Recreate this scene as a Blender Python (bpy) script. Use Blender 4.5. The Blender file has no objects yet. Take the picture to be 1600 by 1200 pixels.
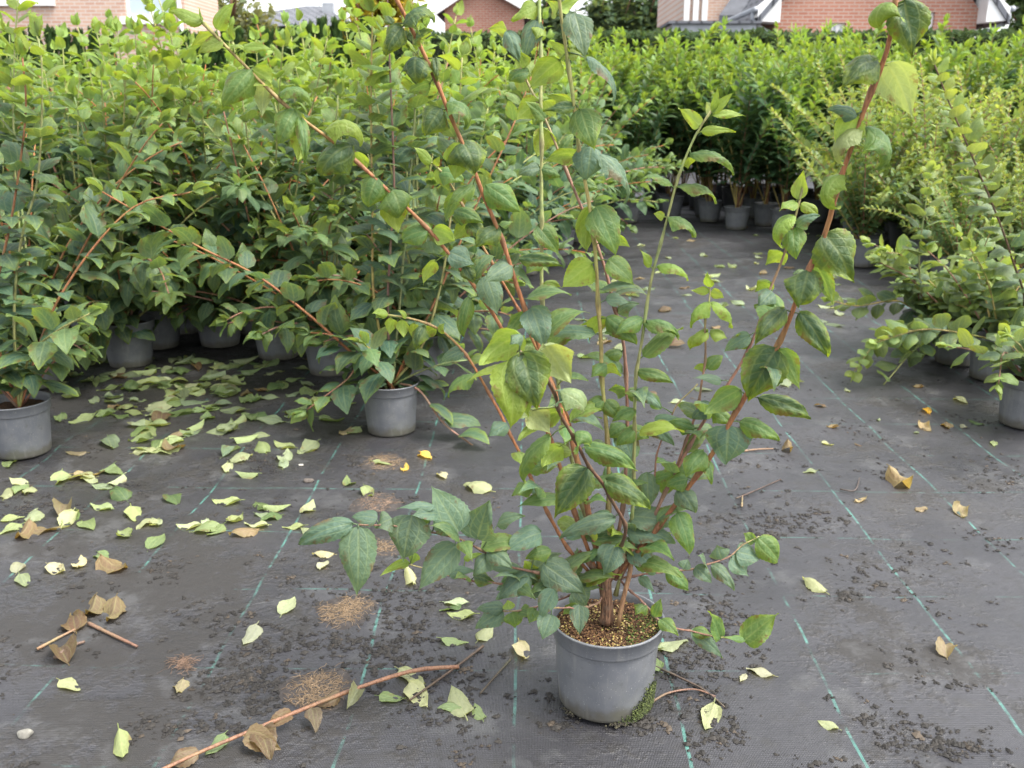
import bpy, math, random
import numpy as np
from mathutils import Vector, Matrix, Euler

# ------------------------------------------------------------------ camera, sky, sun, exposure
scn = bpy.context.scene
COL = scn.collection
F = 1450.0                      # focal length in photograph pixels (1600 wide)
CAM_H = 1.06
PITCH = math.atan(434 / F)
YAW = math.radians(1.2)
cam_d = bpy.data.cameras.new('camera')
cam_d.sensor_width = 36.0
cam_d.lens = 36.0 * F / 1600.0
cam_d.clip_start = 0.02
cam_d.clip_end = 2000
cam_d.dof.use_dof = True
cam_d.dof.focus_distance = 1.55
cam_d.dof.aperture_fstop = 9.0
cam = bpy.data.objects.new('camera', cam_d)
COL.objects.link(cam)
cam.location = (0, 0, CAM_H)
cam.rotation_euler = (math.pi / 2 - PITCH, 0, YAW)
scn.camera = cam

SUN_EL, SUN_AZ = math.radians(60), math.radians(112)     # high on the right, veiled by cloud
world = bpy.data.worlds.new('World')
scn.world = world
world.use_nodes = True
wn, wl = world.node_tree.nodes, world.node_tree.links
bg = wn['Background']
sky = wn.new('ShaderNodeTexSky')
sky.sky_type = 'NISHITA'
sky.sun_disc = False
sky.sun_elevation = SUN_EL
sky.sun_rotation = SUN_AZ
sky.dust_density = 3.0
hsv = wn.new('ShaderNodeHueSaturation')                   # cloud cover: the blue goes out of the whole sky
hsv.inputs['Saturation'].default_value = 0.22
wl.new(sky.outputs[0], hsv.inputs['Color'])
wl.new(hsv.outputs[0], bg.inputs['Color'])
bg.inputs['Strength'].default_value = 0.15

sun_d = bpy.data.lights.new('sun', 'SUN')
sun_d.energy = 1.5
sun_d.angle = math.radians(24)
sun_d.color = (1.0, 0.96, 0.88)
sun = bpy.data.objects.new('sun', sun_d)
COL.objects.link(sun)
sd = Vector((math.sin(SUN_AZ) * math.cos(SUN_EL), math.cos(SUN_AZ) * math.cos(SUN_EL), math.sin(SUN_EL)))
sun.rotation_euler = sd.to_track_quat('Z', 'Y').to_euler()

vs = scn.view_settings
vs.view_transform = 'Standard'
vs.look = 'None'
vs.exposure = 1.9
vs.gamma = 1.0
vs.use_curve_mapping = False

# ------------------------------------------------------------------ helpers
CAM_R = Euler((math.pi / 2 - PITCH, 0, YAW)).to_matrix()
CAM_P = Vector((0, 0, CAM_H))

def ray(px, py):
    return (CAM_R @ Vector(((px - 800) / F, -(py - 600) / F, -1.0)))

def P(px, py, Y):               # the point seen at a photograph pixel, on the upright plane at distance Y
    d = ray(px, py)
    return CAM_P + d * (Y / d.y)

def G(px, py, z=0.0):           # the point of the ground seen at a photograph pixel
    d = ray(px, py)
    return CAM_P + d * ((z - CAM_H) / d.z)

def V(*a):
    return Vector(a)

rng = random.Random(7)

def tag(o, label=None, cat=None, group=None, kind=None):
    if label: o['label'] = label
    if cat: o['category'] = cat
    if group: o['group'] = group
    if kind: o['kind'] = kind
    return o

def empty(name, loc=(0, 0, 0), rz=0.0):
    o = bpy.data.objects.new(name, None)
    o.empty_display_size = 0.05
    o.location = loc
    o.rotation_euler = (0, 0, rz)
    COL.objects.link(o)
    return o

def obj(name, me, mat=None, parent=None):
    o = bpy.data.objects.new(name, me)
    if mat is not None and len(me.materials) == 0:
        me.materials.append(mat)
    COL.objects.link(o)
    if parent is not None:
        o.parent = parent
    return o

def at_world(o, root):          # o was built in world coordinates; keep it there under a root that is only moved
    o.parent = root
    o.matrix_parent_inverse = Matrix.Translation(-Vector(root.location))
    return o

def np_mesh(name, verts, quads, uv=None, col=None, smooth=True, tris=None):
    me = bpy.data.meshes.new(name)
    verts = np.asarray(verts, dtype=np.float32)
    quads = np.zeros((0, 4), np.int32) if quads is None else np.asarray(quads, dtype=np.int32).reshape(-1, 4)
    tris = np.zeros((0, 3), np.int32) if tris is None else np.asarray(tris, dtype=np.int32).reshape(-1, 3)
    nq, nt = len(quads), len(tris)
    loops = np.concatenate([quads.ravel(), tris.ravel()])
    me.vertices.add(len(verts))
    me.vertices.foreach_set('co', verts.ravel())
    me.loops.add(len(loops))
    me.loops.foreach_set('vertex_index', loops)
    me.polygons.add(nq + nt)
    st = np.concatenate([np.arange(nq) * 4, nq * 4 + np.arange(nt) * 3]).astype(np.int32)
    me.polygons.foreach_set('loop_start', st)
    me.polygons.foreach_set('use_smooth', np.full(nq + nt, smooth))
    if uv is not None:
        l = me.uv_layers.new(name='UVMap')
        l.data.foreach_set('uv', np.asarray(uv, dtype=np.float32)[loops].ravel())
    me.update(calc_edges=True)
    if col is not None:
        a = me.color_attributes.new('Col', 'FLOAT_COLOR', 'POINT')
        a.data.foreach_set('color', np.asarray(col, dtype=np.float32).ravel())
    me.validate()
    return me

class MB:                       # collects boxes / quads into one mesh
    def __init__(self):
        self.v, self.f = [], []
    def box(self, x0, y0, z0, x1, y1, z1):
        b = len(self.v)
        self.v += [(x, y, z) for z in (z0, z1) for y in (y0, y1) for x in (x0, x1)]
        for q in ((0, 2, 3, 1), (4, 5, 7, 6), (0, 1, 5, 4), (2, 6, 7, 3), (0, 4, 6, 2), (1, 3, 7, 5)):
            self.f.append(tuple(b + i for i in q))
        return self
    def poly(self, pts):
        b = len(self.v)
        self.v += [tuple(p) for p in pts]
        self.f.append(tuple(range(b, b + len(pts))))
        return self
    def prism(self, pts, off):   # polygon extruded by a vector
        b, n = len(self.v), len(pts)
        self.v += [tuple(p) for p in pts] + [tuple(Vector(p) + Vector(off)) for p in pts]
        self.f.append(tuple(range(b + n - 1, b - 1, -1)))
        self.f.append(tuple(range(b + n, b + 2 * n)))
        for i in range(n):
            j = (i + 1) % n
            self.f.append((b + i, b + j, b + n + j, b + n + i))
        return self
    def build(self, name, mat, parent=None, smooth=False):
        me = bpy.data.meshes.new(name)
        me.from_pydata(self.v, [], self.f)
        me.update()
        if smooth:
            me.polygons.foreach_set('use_smooth', [True] * len(me.polygons))
        return obj(name, me, mat, parent)

def catmull(pts, n):            # resample a polyline as a smooth curve
    pts = [Vector(p) for p in pts]
    if len(pts) == 2:
        return [pts[0].lerp(pts[1], i / n) for i in range(n + 1)]
    q = [pts[0] * 2 - pts[1]] + pts + [pts[-1] * 2 - pts[-2]]
    dense = []
    for i in range(1, len(q) - 2):
        a, b, c, d = q[i - 1], q[i], q[i + 1], q[i + 2]
        for k in range(12):
            t = k / 12
            dense.append(0.5 * ((2 * b) + (c - a) * t + (2 * a - 5 * b + 4 * c - d) * t * t + (3 * b - a - 3 * c + d) * t ** 3))
    dense.append(q[-2])
    L = [0.0]
    for a, b in zip(dense, dense[1:]):
        L.append(L[-1] + (b - a).length)
    out, k = [], 0
    for i in range(n + 1):
        s = L[-1] * i / n
        while k < len(L) - 2 and L[k + 1] < s:
            k += 1
        t = (s - L[k]) / max(1e-9, L[k + 1] - L[k])
        out.append(dense[k].lerp(dense[k + 1], t))
    return out

def tube_arrays(path, radii, sides=6):
    path = [Vector(p) for p in path]
    n = len(path)
    vs_, qs = [], []
    up = None
    for i, p in enumerate(path):
        t = (path[min(i + 1, n - 1)] - path[max(i - 1, 0)]).normalized()
        if up is None:
            up = t.orthogonal().normalized()
        up = (up - t * up.dot(t)).normalized()
        bi = t.cross(up)
        r = radii[i] if hasattr(radii, '__len__') else radii
        for k in range(sides):
            a = 2 * math.pi * k / sides
            vs_.append(tuple(p + up * (r * math.cos(a)) + bi * (r * math.sin(a))))
    for i in range(n - 1):
        for k in range(sides):
            k2 = (k + 1) % sides
            qs.append((i * sides + k, i * sides + k2, (i + 1) * sides + k2, (i + 1) * sides + k))
    # caps (degenerate fan made of quads/tris)
    ts = []
    for base, flip in ((0, True), ((n - 1) * sides, False)):
        for k in range(1, sides - 1):
            tri = (base, base + k, base + k + 1)
            ts.append(tri[::-1] if flip else tri)
    return vs_, qs, ts

def tube(name, path, radii, mat, sides=6, parent=None):
    v, q, t = tube_arrays(path, radii, sides)
    return obj(name, np_mesh(name, v, q, tris=t), mat, parent)

class Bag:                      # joins many small pieces into one mesh
    def __init__(self):
        self.v, self.q, self.t, self.uv, self.c, self.n = [], [], [], [], [], 0
    def add(self, v, q=None, t=None, uv=None, col=None):
        v = np.asarray(v, np.float32)
        self.v.append(v)
        if q is not None and len(q): self.q.append(np.asarray(q, np.int32) + self.n)
        if t is not None and len(t): self.t.append(np.asarray(t, np.int32) + self.n)
        if uv is not None: self.uv.append(uv)
        if col is not None: self.c.append(np.tile(np.asarray(col, np.float32), (len(v), 1)))
        self.n += len(v)
    def mesh(self, name, smooth=True):
        return np_mesh(name, np.concatenate(self.v), np.concatenate(self.q) if self.q else None,
                       uv=np.concatenate(self.uv) if self.uv else None,
                       col=np.concatenate(self.c) if self.c else None, smooth=smooth,
                       tris=np.concatenate(self.t) if self.t else None)

# ------------------------------------------------------------------ materials
def new_mat(name):
    m = bpy.data.materials.new(name)
    m.use_nodes = True
    nt = m.node_tree
    return m, nt.nodes, nt.links, nt.nodes['Principled BSDF']

def mth(nt, op, a, b=None, c=None, clamp=False):
    n = nt.nodes.new('ShaderNodeMath')
    n.operation = op
    n.use_clamp = clamp
    for i, x in enumerate((a, b, c)):
        if x is None: continue
        if isinstance(x, (int, float)): n.inputs[i].default_value = x
        else: nt.links.new(x, n.inputs[i])
    return n.outputs[0]

def mixc(nt, fac, a, b, mode='MIX'):
    n = nt.nodes.new('ShaderNodeMix')
    n.data_type = 'RGBA'
    n.blend_type = mode
    for s, x in ((0, fac), (6, a), (7, b)):
        if isinstance(x, (int, float)): n.inputs[s].default_value = x
        elif isinstance(x, tuple): n.inputs[s].default_value = x if len(x) == 4 else (*x, 1)
        else: nt.links.new(x, n.inputs[s])
    return n.outputs[2]

def noise(nt, vec, scale, detail=3, rough=0.55):
    n = nt.nodes.new('ShaderNodeTexNoise')
    n.inputs['Scale'].default_value = scale
    n.inputs['Detail'].default_value = detail
    n.inputs['Roughness'].default_value = rough
    if vec is not None: nt.links.new(vec, n.inputs['Vector'])
    return n.outputs['Fac']

def ramp(nt, fac, p0, p1, c0=0.0, c1=1.0):
    n = nt.nodes.new('ShaderNodeMapRange')
    n.interpolation_type = 'SMOOTHSTEP'
    nt.links.new(fac, n.inputs[0])
    for i, x in enumerate((p0, p1, c0, c1)): n.inputs[i + 1].default_value = x
    return n.outputs[0]

def bump(nt, h, strength, dist, bsdf):
    n = nt.nodes.new('ShaderNodeBump')
    n.inputs['Strength'].default_value = strength
    n.inputs['Distance'].default_value = dist
    nt.links.new(h, n.inputs['Height'])
    nt.links.new(n.outputs[0], bsdf.inputs['Normal'])

def coords(nt, which='Object'):
    n = nt.nodes.new('ShaderNodeTexCoord')
    return n.outputs[which]

def simple(name, col, rough=0.6, var=0.25, scale=20, bstr=0.0, bdist=0.002, spec=0.4, col2=None):
    m, N, L, b = new_mat(name)
    nt = m.node_tree
    co = coords(nt)
    f = noise(nt, co, scale, 4)
    c2 = col2 or tuple(c * (1 - var) for c in col)
    L.new(mixc(nt, ramp(nt, f, 0.3, 0.7), col, c2), b.inputs['Base Color'])
    b.inputs['Roughness'].default_value = rough
    b.inputs['Specular IOR Level'].default_value = spec
    if bstr: bump(nt, noise(nt, co, scale * 3, 4), bstr, bdist, b)
    return m

def leaf_material(name, source, fine=True, gloss=0.50, spec=0.36):
    """Leaf blade: colour of the individual leaf, arching veins from the blade's own coordinates, paler underside, light passing through."""
    m, N, L, b = new_mat(name)
    nt = m.node_tree
    if source == 'object':
        oi = N.new('ShaderNodeObjectInfo')
        colr, alpha = oi.outputs['Color'], oi.outputs['Alpha']
    else:
        at = N.new('ShaderNodeVertexColor')
        at.layer_name = 'Col'
        colr, alpha = at.outputs['Color'], at.outputs['Alpha']
    uvn = N.new('ShaderNodeUVMap')
    sep = N.new('ShaderNodeSeparateXYZ')
    L.new(uvn.outputs[0], sep.inputs[0])
    u = mth(nt, 'ABSOLUTE', mth(nt, 'MULTIPLY_ADD', sep.outputs[0], 2.0, -1.0))
    v = sep.outputs[1]
    mid = ramp(nt, u, 0.02, 0.10, 1.0, 0.0)
    base = colr
    col = mixc(nt, mth(nt, 'MULTIPLY', mid, 0.45), base, mixc(nt, 0.5, base, (0.42, 0.46, 0.20)))
    if fine:
        geo = coords(nt, 'Object')
        # arching side veins and their cross veins
        arc = mth(nt, 'ABSOLUTE', mth(nt, 'SUBTRACT', u, 0.48))
        arcm = ramp(nt, arc, 0.01, 0.07, 1.0, 0.0)
        s = mth(nt, 'FRACT', mth(nt, 'MULTIPLY', mth(nt, 'SUBTRACT', v, mth(nt, 'MULTIPLY', u, 0.30)), 6.0))
        sd_ = mth(nt, 'ABSOLUTE', mth(nt, 'SUBTRACT', s, 0.5))
        pin = ramp(nt, sd_, 0.02, 0.13, 1.0, 0.0)
        veins = mth(nt, 'MAXIMUM', mth(nt, 'MAXIMUM', mid, mth(nt, 'MULTIPLY', arcm, 0.8)), mth(nt, 'MULTIPLY', pin, 0.6))
        col = mixc(nt, mth(nt, 'MULTIPLY', veins, 0.30), base, mixc(nt, 0.5, base, (0.42, 0.46, 0.18)))
        mott = noise(nt, geo, 4.0, 4)
        edge = mth(nt, 'MULTIPLY', mth(nt, 'ADD', ramp(nt, u, 0.25, 1.0), ramp(nt, v, 0.45, 1.0)), ramp(nt, mott, 0.30, 0.62))
        col = mixc(nt, mth(nt, 'MULTIPLY', mth(nt, 'MULTIPLY', edge, 0.75, clamp=True), alpha, clamp=True), col, (0.20, 0.26, 0.015))
        col = mixc(nt, mth(nt, 'MULTIPLY', ramp(nt, noise(nt, geo, 12, 3), 0.45, 0.8), 0.35), col, mixc(nt, 1.0, col, (0.55, 0.6, 0.5), 'MULTIPLY'))
        brown = mth(nt, 'MULTIPLY', ramp(nt, noise(nt, geo, 2.3, 4, 0.7), 0.56, 0.64), ramp(nt, u, 0.45, 0.9))
        col = mixc(nt, mth(nt, 'MULTIPLY', brown, 0.7), col, (0.12, 0.06, 0.025))
        h = mth(nt, 'SUBTRACT', mth(nt, 'MULTIPLY', noise(nt, geo, 9, 3), 0.8), mth(nt, 'MULTIPLY', veins, 0.5))
        bump(nt, h, 0.22, 0.04, b)
    g = N.new('ShaderNodeNewGeometry')
    under = mixc(nt, 0.5, mixc(nt, 0.35, col, (0.30, 0.34, 0.18)), mixc(nt, 1.0, col, (1.7, 1.6, 1.6), 'MULTIPLY'))
    colf = mixc(nt, g.outputs['Backfacing'], col, under)
    L.new(colf, b.inputs['Base Color'])
    L.new(mth(nt, 'MULTIPLY_ADD', g.outputs['Backfacing'], 0.25, gloss), b.inputs['Roughness'])
    b.inputs['Specular IOR Level'].default_value = spec
    tr = N.new('ShaderNodeBsdfTranslucent')
    L.new(mixc(nt, 1.0, col, (2.1, 1.9, 0.8), 'MULTIPLY'), tr.inputs['Color'])
    mx = N.new('ShaderNodeMixShader')
    mx.inputs[0].default_value = 0.36
    L.new(b.outputs[0], mx.inputs[1])
    L.new(tr.outputs[0], mx.inputs[2])
    L.new(mx.outputs[0], N['Material Output'].inputs['Surface'])
    return m

M_LEAF = leaf_material('leaf_blade', 'object')
M_LEAFMASS = leaf_material('leaf_mass', 'attr', fine=False, gloss=.52, spec=.35)
M_FARLEAF = leaf_material('far_foliage', 'attr', fine=False, gloss=.75, spec=.15)

def stem_material(attr=False):
    m, N, L, b = new_mat('stem_bark')
    nt = m.node_tree
    if attr:
        oi = N.new('ShaderNodeVertexColor')
        oi.layer_name = 'Col'
    else:
        oi = N.new('ShaderNodeObjectInfo')
    co = coords(nt)
    mp = N.new('ShaderNodeMapping')
    mp.inputs['Scale'].default_value = (1, 1, 0.15)
    L.new(co, mp.inputs[0])
    f = noise(nt, mp.outputs[0], 260, 4, 0.65)
    f2 = noise(nt, co, 14, 2)
    c = mixc(nt, ramp(nt, f, 0.35, 0.7), oi.outputs['Color'], mixc(nt, 1.0, oi.outputs['Color'], (0.45, 0.4, 0.4), 'MULTIPLY'))
    c = mixc(nt, mth(nt, 'MULTIPLY', ramp(nt, f2, 0.45, 0.7), 0.5), c, mixc(nt, 1.0, oi.outputs['Color'], (0.75, 1.15, 0.9), 'MULTIPLY'))
    f3 = noise(nt, co, 38, 4, 0.7)
    c = mixc(nt, mth(nt, 'MULTIPLY', ramp(nt, f3, 0.50, 0.66), 0.55), c, mixc(nt, 1.0, oi.outputs['Color'], (0.42, 0.48, 0.55), 'MULTIPLY'))
    L.new(c, b.inputs['Base Color'])
    b.inputs['Roughness'].default_value = 0.62
    bump(nt, mth(nt, 'ADD', f, f3), 0.7, 0.0012, b)
    return m
M_STEM = stem_material()
M_CANE = stem_material(True)

def attr_material(name, rough=0.8, spec=0.3):
    m, N, L, b = new_mat(name)
    at = N.new('ShaderNodeVertexColor')
    at.layer_name = 'Col'
    L.new(at.outputs['Color'], b.inputs['Base Color'])
    b.inputs['Roughness'].default_value = rough
    b.inputs['Specular IOR Level'].default_value = spec
    return m
M_ATTR = attr_material('grain')
M_CRUMB = attr_material('soil_crumb', 0.75, 0.35)

def pot_material(name, dusty=1.0):
    m, N, L, b = new_mat(name)
    nt = m.node_tree
    co = coords(nt)
    sep = N.new('ShaderNodeSeparateXYZ')
    L.new(co, sep.inputs[0])
    oi = N.new('ShaderNodeObjectInfo')
    wob = noise(nt, co, 22, 4)
    c = mixc(nt, ramp(nt, wob, 0.3, 0.75), (0.112, 0.118, 0.131), (0.146, 0.150, 0.158))
    speck = ramp(nt, noise(nt, co, 420, 1, 0.4), 0.70, 0.76)
    c = mixc(nt, mth(nt, 'MULTIPLY', speck, 0.6), c, (0.40, 0.40, 0.38))
    mud = mth(nt, 'MULTIPLY', ramp(nt, mth(nt, 'MULTIPLY_ADD', noise(nt, co, 30, 4), -0.05, sep.outputs[2]), -0.012, 0.016, 1.0, 0.0), dusty)
    c = mixc(nt, mth(nt, 'MULTIPLY', mud, 0.85), c, (0.075, 0.068, 0.05))
    alg = mth(nt, 'MULTIPLY', ramp(nt, noise(nt, co, 9, 4), 0.52, 0.75), 0.35)
    c = mixc(nt, alg, c, (0.12, 0.13, 0.085))
    mp = N.new('ShaderNodeMapping')
    mp.inputs['Scale'].default_value = (1, 1, 0.12)
    L.new(co, mp.inputs[0])
    streak = ramp(nt, noise(nt, mp.outputs[0], 55, 4, 0.6), 0.52, 0.72)
    c = mixc(nt, mth(nt, 'MULTIPLY', streak, 0.35), c, (0.24, 0.235, 0.22))
    c = mixc(nt, mth(nt, 'MULTIPLY', ramp(nt, noise(nt, co, 38, 5, 0.7), 0.58, 0.66), 0.45), c, (0.085, 0.085, 0.08))
    L.new(c, b.inputs['Base Color'])
    L.new(ramp(nt, wob, 0.3, 0.7, 0.42, 0.6), b.inputs['Roughness'])
    bump(nt, noise(nt, co, 160, 3), 0.12, 0.002, b)
    return m
M_POT = pot_material('grey_plastic_pot')
M_SOIL = simple('potting_soil', (0.085, 0.045, 0.025), 0.9, 0.6, 130, 0.9, 0.006, 0.2, (0.03, 0.018, 0.012))
def bark_material():
    m, N, L, b = new_mat('rough_bark')
    nt = m.node_tree
    co = coords(nt)
    mp = N.new('ShaderNodeMapping')
    mp.inputs['Scale'].default_value = (1, 1, 0.12)
    L.new(co, mp.inputs[0])
    f = noise(nt, mp.outputs[0], 230, 5, 0.7)
    g = noise(nt, co, 50, 3)
    c = mixc(nt, ramp(nt, f, 0.38, 0.62), (0.07, 0.038, 0.025), (0.27, 0.15, 0.09))
    c = mixc(nt, mth(nt, 'MULTIPLY', ramp(nt, g, 0.5, 0.7), 0.5), c, (0.20, 0.15, 0.11))
    L.new(c, b.inputs['Base Color'])
    b.inputs['Roughness'].default_value = 0.85
    b.inputs['Specular IOR Level'].default_value = 0.2
    bump(nt, f, 1.0, 0.004, b)
    return m
M_WOOD = bark_material()

def fabric_material():
    """Black woven ground cover: fine ribs, green marker threads every 30 cm, dust and dried mud, a damp sheen."""
    m, N, L, b = new_mat('woven_ground_cover')
    nt = m.node_tree
    co = coords(nt)
    sep = N.new('ShaderNodeSeparateXYZ')
    L.new(co, sep.inputs[0])
    x, y = sep.outputs[0], sep.outputs[1]
    wob = mth(nt, 'MULTIPLY_ADD', noise(nt, co, 2.2, 2), 0.03, -0.015)
    xo = mth(nt, 'ADD', mth(nt, 'ADD', x, wob), 30 * 10 * 0.01 - LINE_X + 0.15)
    dx = mth(nt, 'ABSOLUTE', mth(nt, 'SUBTRACT', mth(nt, 'MODULO', mth(nt, 'ADD', xo, 30.0), 0.30), 0.15))
    yo = mth(nt, 'ADD', mth(nt, 'ADD', y, wob), 30.0 - LINE_Y + 0.15)
    dy = mth(nt, 'ABSOLUTE', mth(nt, 'SUBTRACT', mth(nt, 'MODULO', yo, 0.30), 0.15))
    d1 = noise(nt, co, 3.1, 5, 0.6)
    d2 = noise(nt, co, 17.0, 4, 0.6)
    d3 = noise(nt, co, 70.0, 3, 0.6)
    lx = mth(nt, 'MULTIPLY', ramp(nt, dx, 0.0022, 0.0036, 1.0, 0.0), ramp(nt, d2, 0.385, 0.56))
    ly = mth(nt, 'MULTIPLY', ramp(nt, dy, 0.0012, 0.0026, 1.0, 0.0), mth(nt, 'MULTIPLY', ramp(nt, d2, 0.38, 0.58), ramp(nt, d1, 0.42, 0.56, 0.0, 0.75)))
    lx = mth(nt, 'MULTIPLY', lx, ramp(nt, d1, 0.38, 0.55, 0.15, 1.0))
    lines = mth(nt, 'MAXIMUM', lx, ly)
    fx = mth(nt, 'ABSOLUTE', mth(nt, 'SINE', mth(nt, 'MULTIPLY', x, 1150.0)))
    fy = mth(nt, 'ABSOLUTE', mth(nt, 'SINE', mth(nt, 'MULTIPLY', y, 620.0)))
    weave = mth(nt, 'MULTIPLY', fx, mth(nt, 'MULTIPLY_ADD', fy, 0.6, 0.4))
    c = mixc(nt, ramp(nt, d1, 0.35, 0.7), (0.0175, 0.0178, 0.0210), (0.029, 0.0292, 0.0335))
    c = mixc(nt, mth(nt, 'MULTIPLY', weave, 0.5), c, (0.062, 0.058, 0.064))
    c = mixc(nt, mth(nt, 'MULTIPLY', ramp(nt, d2, 0.50, 0.72), 0.55), c, (0.022, 0.020, 0.017))
    c = mixc(nt, mth(nt, 'MULTIPLY', ramp(nt, mth(nt, 'MULTIPLY', d3, d1), 0.30, 0.42), 0.6), c, (0.012, 0.011, 0.010))
    c = mixc(nt, mth(nt, 'MULTIPLY', ramp(nt, noise(nt, co, 1.3, 4), 0.56, 0.70), 0.30), c, (0.050, 0.046, 0.040))
    sm = mth(nt, 'ADD', noise(nt, co, 1.9, 6, 0.72), mth(nt, 'MULTIPLY', d3, 0.16))
    sm = mth(nt, 'ADD', sm, ramp(nt, mth(nt, 'ADD', x, mth(nt, 'MULTIPLY', d1, 0.8)), 0.7, -0.9, 0.0, 0.075))   # darker on the left: trodden-in soil plus plant shade put into the colour
    soil = ramp(nt, sm, 0.60, 0.70)
    c = mixc(nt, mth(nt, 'MULTIPLY', soil, 0.8), c, mixc(nt, d3, (0.008, 0.007, 0.006), (0.024, 0.020, 0.016)))
    dust = ramp(nt, mth(nt, 'ADD', noise(nt, co, 4.7, 6, 0.7), mth(nt, 'MULTIPLY', d2, 0.1)), 0.58, 0.72)
    c = mixc(nt, mth(nt, 'MULTIPLY', dust, 0.55), c, (0.074, 0.074, 0.076))
    lines = mth(nt, 'MULTIPLY', lines, mth(nt, 'SUBTRACT', 1.0, soil))
    damp = ramp(nt, noise(nt, co, 0.9, 4, 0.6), 0.42, 0.60)
    th = mixc(nt, ramp(nt, d3, 0.3, 0.7), (0.05, 0.16, 0.135), (0.095, 0.25, 0.21))
    c = mixc(nt, mth(nt, 'MULTIPLY', lines, 0.75), c, th)
    L.new(c, b.inputs['Base Color'])
    rg = ramp(nt, mth(nt, 'ADD', d1, mth(nt, 'MULTIPLY', d2, 0.4)), 0.45, 0.95, 0.36, 0.60)
    rg = mth(nt, 'ADD', mth(nt, 'SUBTRACT', rg, mth(nt, 'MULTIPLY', damp, 0.10)), mth(nt, 'MULTIPLY', soil, 0.25))
    L.new(rg, b.inputs['Roughness'])
    b.inputs['Specular IOR Level'].default_value = 0.6
    hgt = mth(nt, 'ADD', mth(nt, 'MULTIPLY', weave, 0.5), mth(nt, 'ADD', d3, mth(nt, 'MULTIPLY', d2, 1.5)))
    hgt = mth(nt, 'ADD', hgt, mth(nt, 'MULTIPLY', soil, 1.6))
    bump(nt, hgt, 0.5, 0.004, b)
    return m
LINE_X = G(805, 1070).x
LINE_Y = G(1380, 1050).y
M_FABRIC = fabric_material()

def brick_material(name, c1, c2, mortar):
    m, N, L, b = new_mat(name)
    nt = m.node_tree
    co = coords(nt)
    mp = N.new('ShaderNodeMapping')
    mp.inputs['Rotation'].default_value = (math.pi / 2, 0, 0)
    L.new(co, mp.inputs[0])
    bt = N.new('ShaderNodeTexBrick')
    bt.inputs['Color1'].default_value = (*c1, 1)
    bt.inputs['Color2'].default_value = (*c2, 1)
    bt.inputs['Mortar'].default_value = (*mortar, 1)
    bt.inputs['Scale'].default_value = 1.0
    bt.inputs['Brick Width'].default_value = 0.25
    bt.inputs['Row Height'].default_value = 0.083
    bt.inputs['Mortar Size'].default_value = 0.012
    bt.inputs['Bias'].default_value = 0.1
    L.new(mp.outputs[0], bt.inputs[0])
    c = mixc(nt, mth(nt, 'MULTIPLY', ramp(nt, noise(nt, co, 0.8, 4), 0.35, 0.7), 0.3), bt.outputs['Color'], mixc(nt, 1.0, bt.outputs['Color'], (0.7, 0.68, 0.66), 'MULTIPLY'))
    L.new(c, b.inputs['Base Color'])
    b.inputs['Roughness'].default_value = 0.85
    bump(nt, bt.outputs['Fac'], -0.4, 0.01, b)
    return m
M_TANBRICK = brick_material('tan_brick', (0.43, 0.25, 0.185), (0.50, 0.33, 0.25), (0.50, 0.44, 0.39))
M_REDBRICK = brick_material('red_brick', (0.34, 0.13, 0.085), (0.40, 0.18, 0.12), (0.40, 0.31, 0.26))
M_WHITE = simple('white_paint', (0.80, 0.80, 0.79), 0.5, 0.06, 3)
M_GREYMETAL = simple('zinc', (0.33, 0.35, 0.38), 0.45, 0.2, 4)
def tile_material(name, col):
    m, N, L, b = new_mat(name)
    nt = m.node_tree
    co = coords(nt)
    bt = N.new('ShaderNodeTexBrick')
    bt.inputs['Color1'].default_value = (*col, 1)
    bt.inputs['Color2'].default_value = (*[k * 1.25 for k in col], 1)
    bt.inputs['Mortar'].default_value = (*[k * 0.4 for k in col], 1)
    bt.inputs['Scale'].default_value = 1.0
    bt.inputs['Brick Width'].default_value = 0.3
    bt.inputs['Row Height'].default_value = 0.33
    bt.inputs['Mortar Size'].default_value = 0.03
    L.new(co, bt.inputs[0])
    L.new(bt.outputs[0], b.inputs['Base Color'])
    b.inputs['Roughness'].default_value = 0.85
    b.inputs['Specular IOR Level'].default_value = 0.15
    bump(nt, bt.outputs['Fac'], -0.6, 0.03, b)
    return m
M_ROOF = tile_material('grey_roof_tile', (0.12, 0.125, 0.14))
M_SLATE = simple('slate', (0.115, 0.12, 0.135), 0.85, 0.25, 3, 0.3, 0.01, 0.15)
def glass_material():
    m, N, L, b = new_mat('window_glass')
    b.inputs['Base Color'].default_value = (0.42, 0.50, 0.55, 1)
    b.inputs['Roughness'].default_value = 0.06
    b.inputs['Specular IOR Level'].default_value = 0.8
    return m
M_GLASS = glass_material()
M_BLIND = simple('pale_blind', (0.66, 0.70, 0.72), 0.8, 0.1, 6)
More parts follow.
